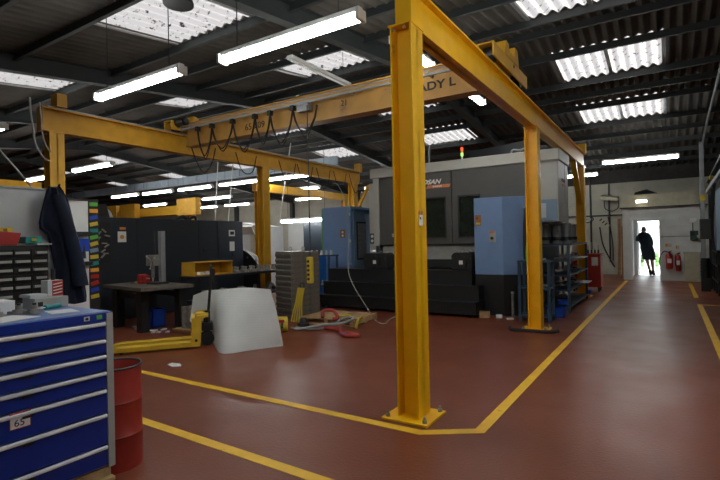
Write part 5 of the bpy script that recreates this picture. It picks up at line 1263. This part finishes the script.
for (cx, z, w_, d_) in ((-0.155, 1.55, 0.075, 0.07), (-0.155, 1.52, 0.15, 0.10), (-0.14, 1.44, 0.215, 0.14), (-0.125, 1.30, 0.20, 0.14), (-0.09, 1.12, 0.185, 0.135), (-0.06, 0.96, 0.205, 0.145), (-0.03, 0.78, 0.215, 0.145), (0.0, 0.60, 0.20, 0.14), (0.01, 0.57, 0.195, 0.135)):
    rings.append([(cx + (w_ + 0.008 * math.sin(5 * a + z * 9)) * math.cos(a), 0.03 + (d_ + 0.008 * math.sin(4 * a)) * math.sin(a), z + 0.01 * math.sin(2 * a)) for a in [2 * PI * j / 28 for j in range(28)]])
G().loft(rings).build('coat', 'coat', per, True, smooth=True)
for a, b, c, s in (('lsh', 'lel', 'lwr', 'l'), ('rsh', 'rel', 'rwr', 'r')):
    A, B, C_ = Vector(P[a]), Vector(P[b]), Vector(P[c]); q = B.lerp(C_, 0.9)
    skinned('sleeve', [tuple(A), tuple(A.lerp(B, 0.5)), tuple(B), tuple(B.lerp(q, 0.5)), tuple(q)], [(0, 1), (1, 2), (2, 3), (3, 4)], [0.08, 0.07, 0.062, 0.055, 0.05], 'coat', per, 2)
for a, b, kn in (('lan', 'lto', 'lkn'), ('ran', 'rto', 'rkn')):
    A, B, Kn = Vector(P[a]), Vector(P[b]), Vector(P[kn])
    skinned('boot', [tuple(A.lerp(Kn, 0.28)), tuple(A), (A.x, A.y - 0.02, 0.045), (A.lerp(B, 0.7).x, A.lerp(B, 0.7).y, 0.045), (B.x, B.y + 0.02, 0.04)], [(0, 1), (1, 2), (2, 3), (3, 4)], [0.055, 0.052, 0.045, (0.045, 0.042), (0.035, 0.035)], 'blackrub', per, 2)

for i, (a, b) in enumerate((((-14.48, 12.6, 4.9), (-14.73, 12.6, 2.35)), ((-13.62, 12.6, 4.9), (-14.01, 12.6, 2.32)), ((-10.7, 12.45, 4.9), (-11.3, 12.45, 2.2)))):
    G().cyl(a, b, 0.018, n=8).top('hanging_pole', 'cabgrey', 'thin pale pole hanging from the roof, %s' % ['leftmost of the pair left of the middle post', 'rightmost of the pair left of the middle post', 'the slanting one right of the middle post'][i], 'pole')
loop('hanging_cable', 'cable', [(-7.92, 3.36, 3.75), (-7.9, 3.36, 3.52), (-7.9, 3.39, 3.30), (-7.9, 3.42, 3.05), (-7.95, 3.55, 2.88), (-8.02, 3.66, 2.85)], 0.014, 'pale cable looping down beside the leftmost yellow gantry post', 'cable')
loop('hanging_cable', 'cable', [(-7.9, 3.48, 3.70), (-7.9, 3.50, 3.45), (-7.88, 3.50, 3.25), (-7.95, 3.58, 3.08), (-8.03, 3.68, 3.0)], 0.012, 'short pale cable hanging nearest the leftmost yellow gantry post', 'cable')
loop('hanging_cable', 'cable', [(-7.5, 2.5, 3.2), (-7.5, 2.81, 2.83), (-7.5, 3.04, 2.55), (-7.5, 3.21, 2.33), (-7.52, 3.3, 2.2)], 0.012, 'pale cable slanting down behind the white partition at the left edge', 'cable')
t = thing('roof_lamp', 'dark unlit bell lamp under the roof, in front of the nearest rooflight', 'lamp', (-4.7, 3.55, 4.25))
G().lathe([(0.17, 0.0), (0.17, 0.02), (0.14, 0.12), (0.07, 0.2), (0.05, 0.32), (0, 0.32)], (-4.7, 3.55, 4.28), 24).build('lamp_shade', 'black', t, smooth=True)
G().cyl((-4.7, 3.55, 4.6), (-4.7, 3.55, rz_(3.55) - 0.02), 0.01, n=6).build('hanging_wire', 'steel', t)

G().prism([(-5.36, 3.78), (-5.20, 3.74), (-5.14, 3.82), (-5.24, 3.88), (-5.38, 3.86)], 0.0, 0.006).top('paper_scrap', 'paper', 'white paper scrap on the red floor between the drum and the pallet truck', 'paper')
g = G()
for i in range(14): g.rbox((-7.9 + random.uniform(-0.5, 0.6), 5.25 + random.uniform(-0.2, 0.12), 0.012), (random.uniform(0.04, 0.12), 0.05, 0.02), random.random() * 3)
g.top('floor_scraps', 'paper', 'pale scraps scattered on the floor under the black drill table', 'scraps', kind='stuff')
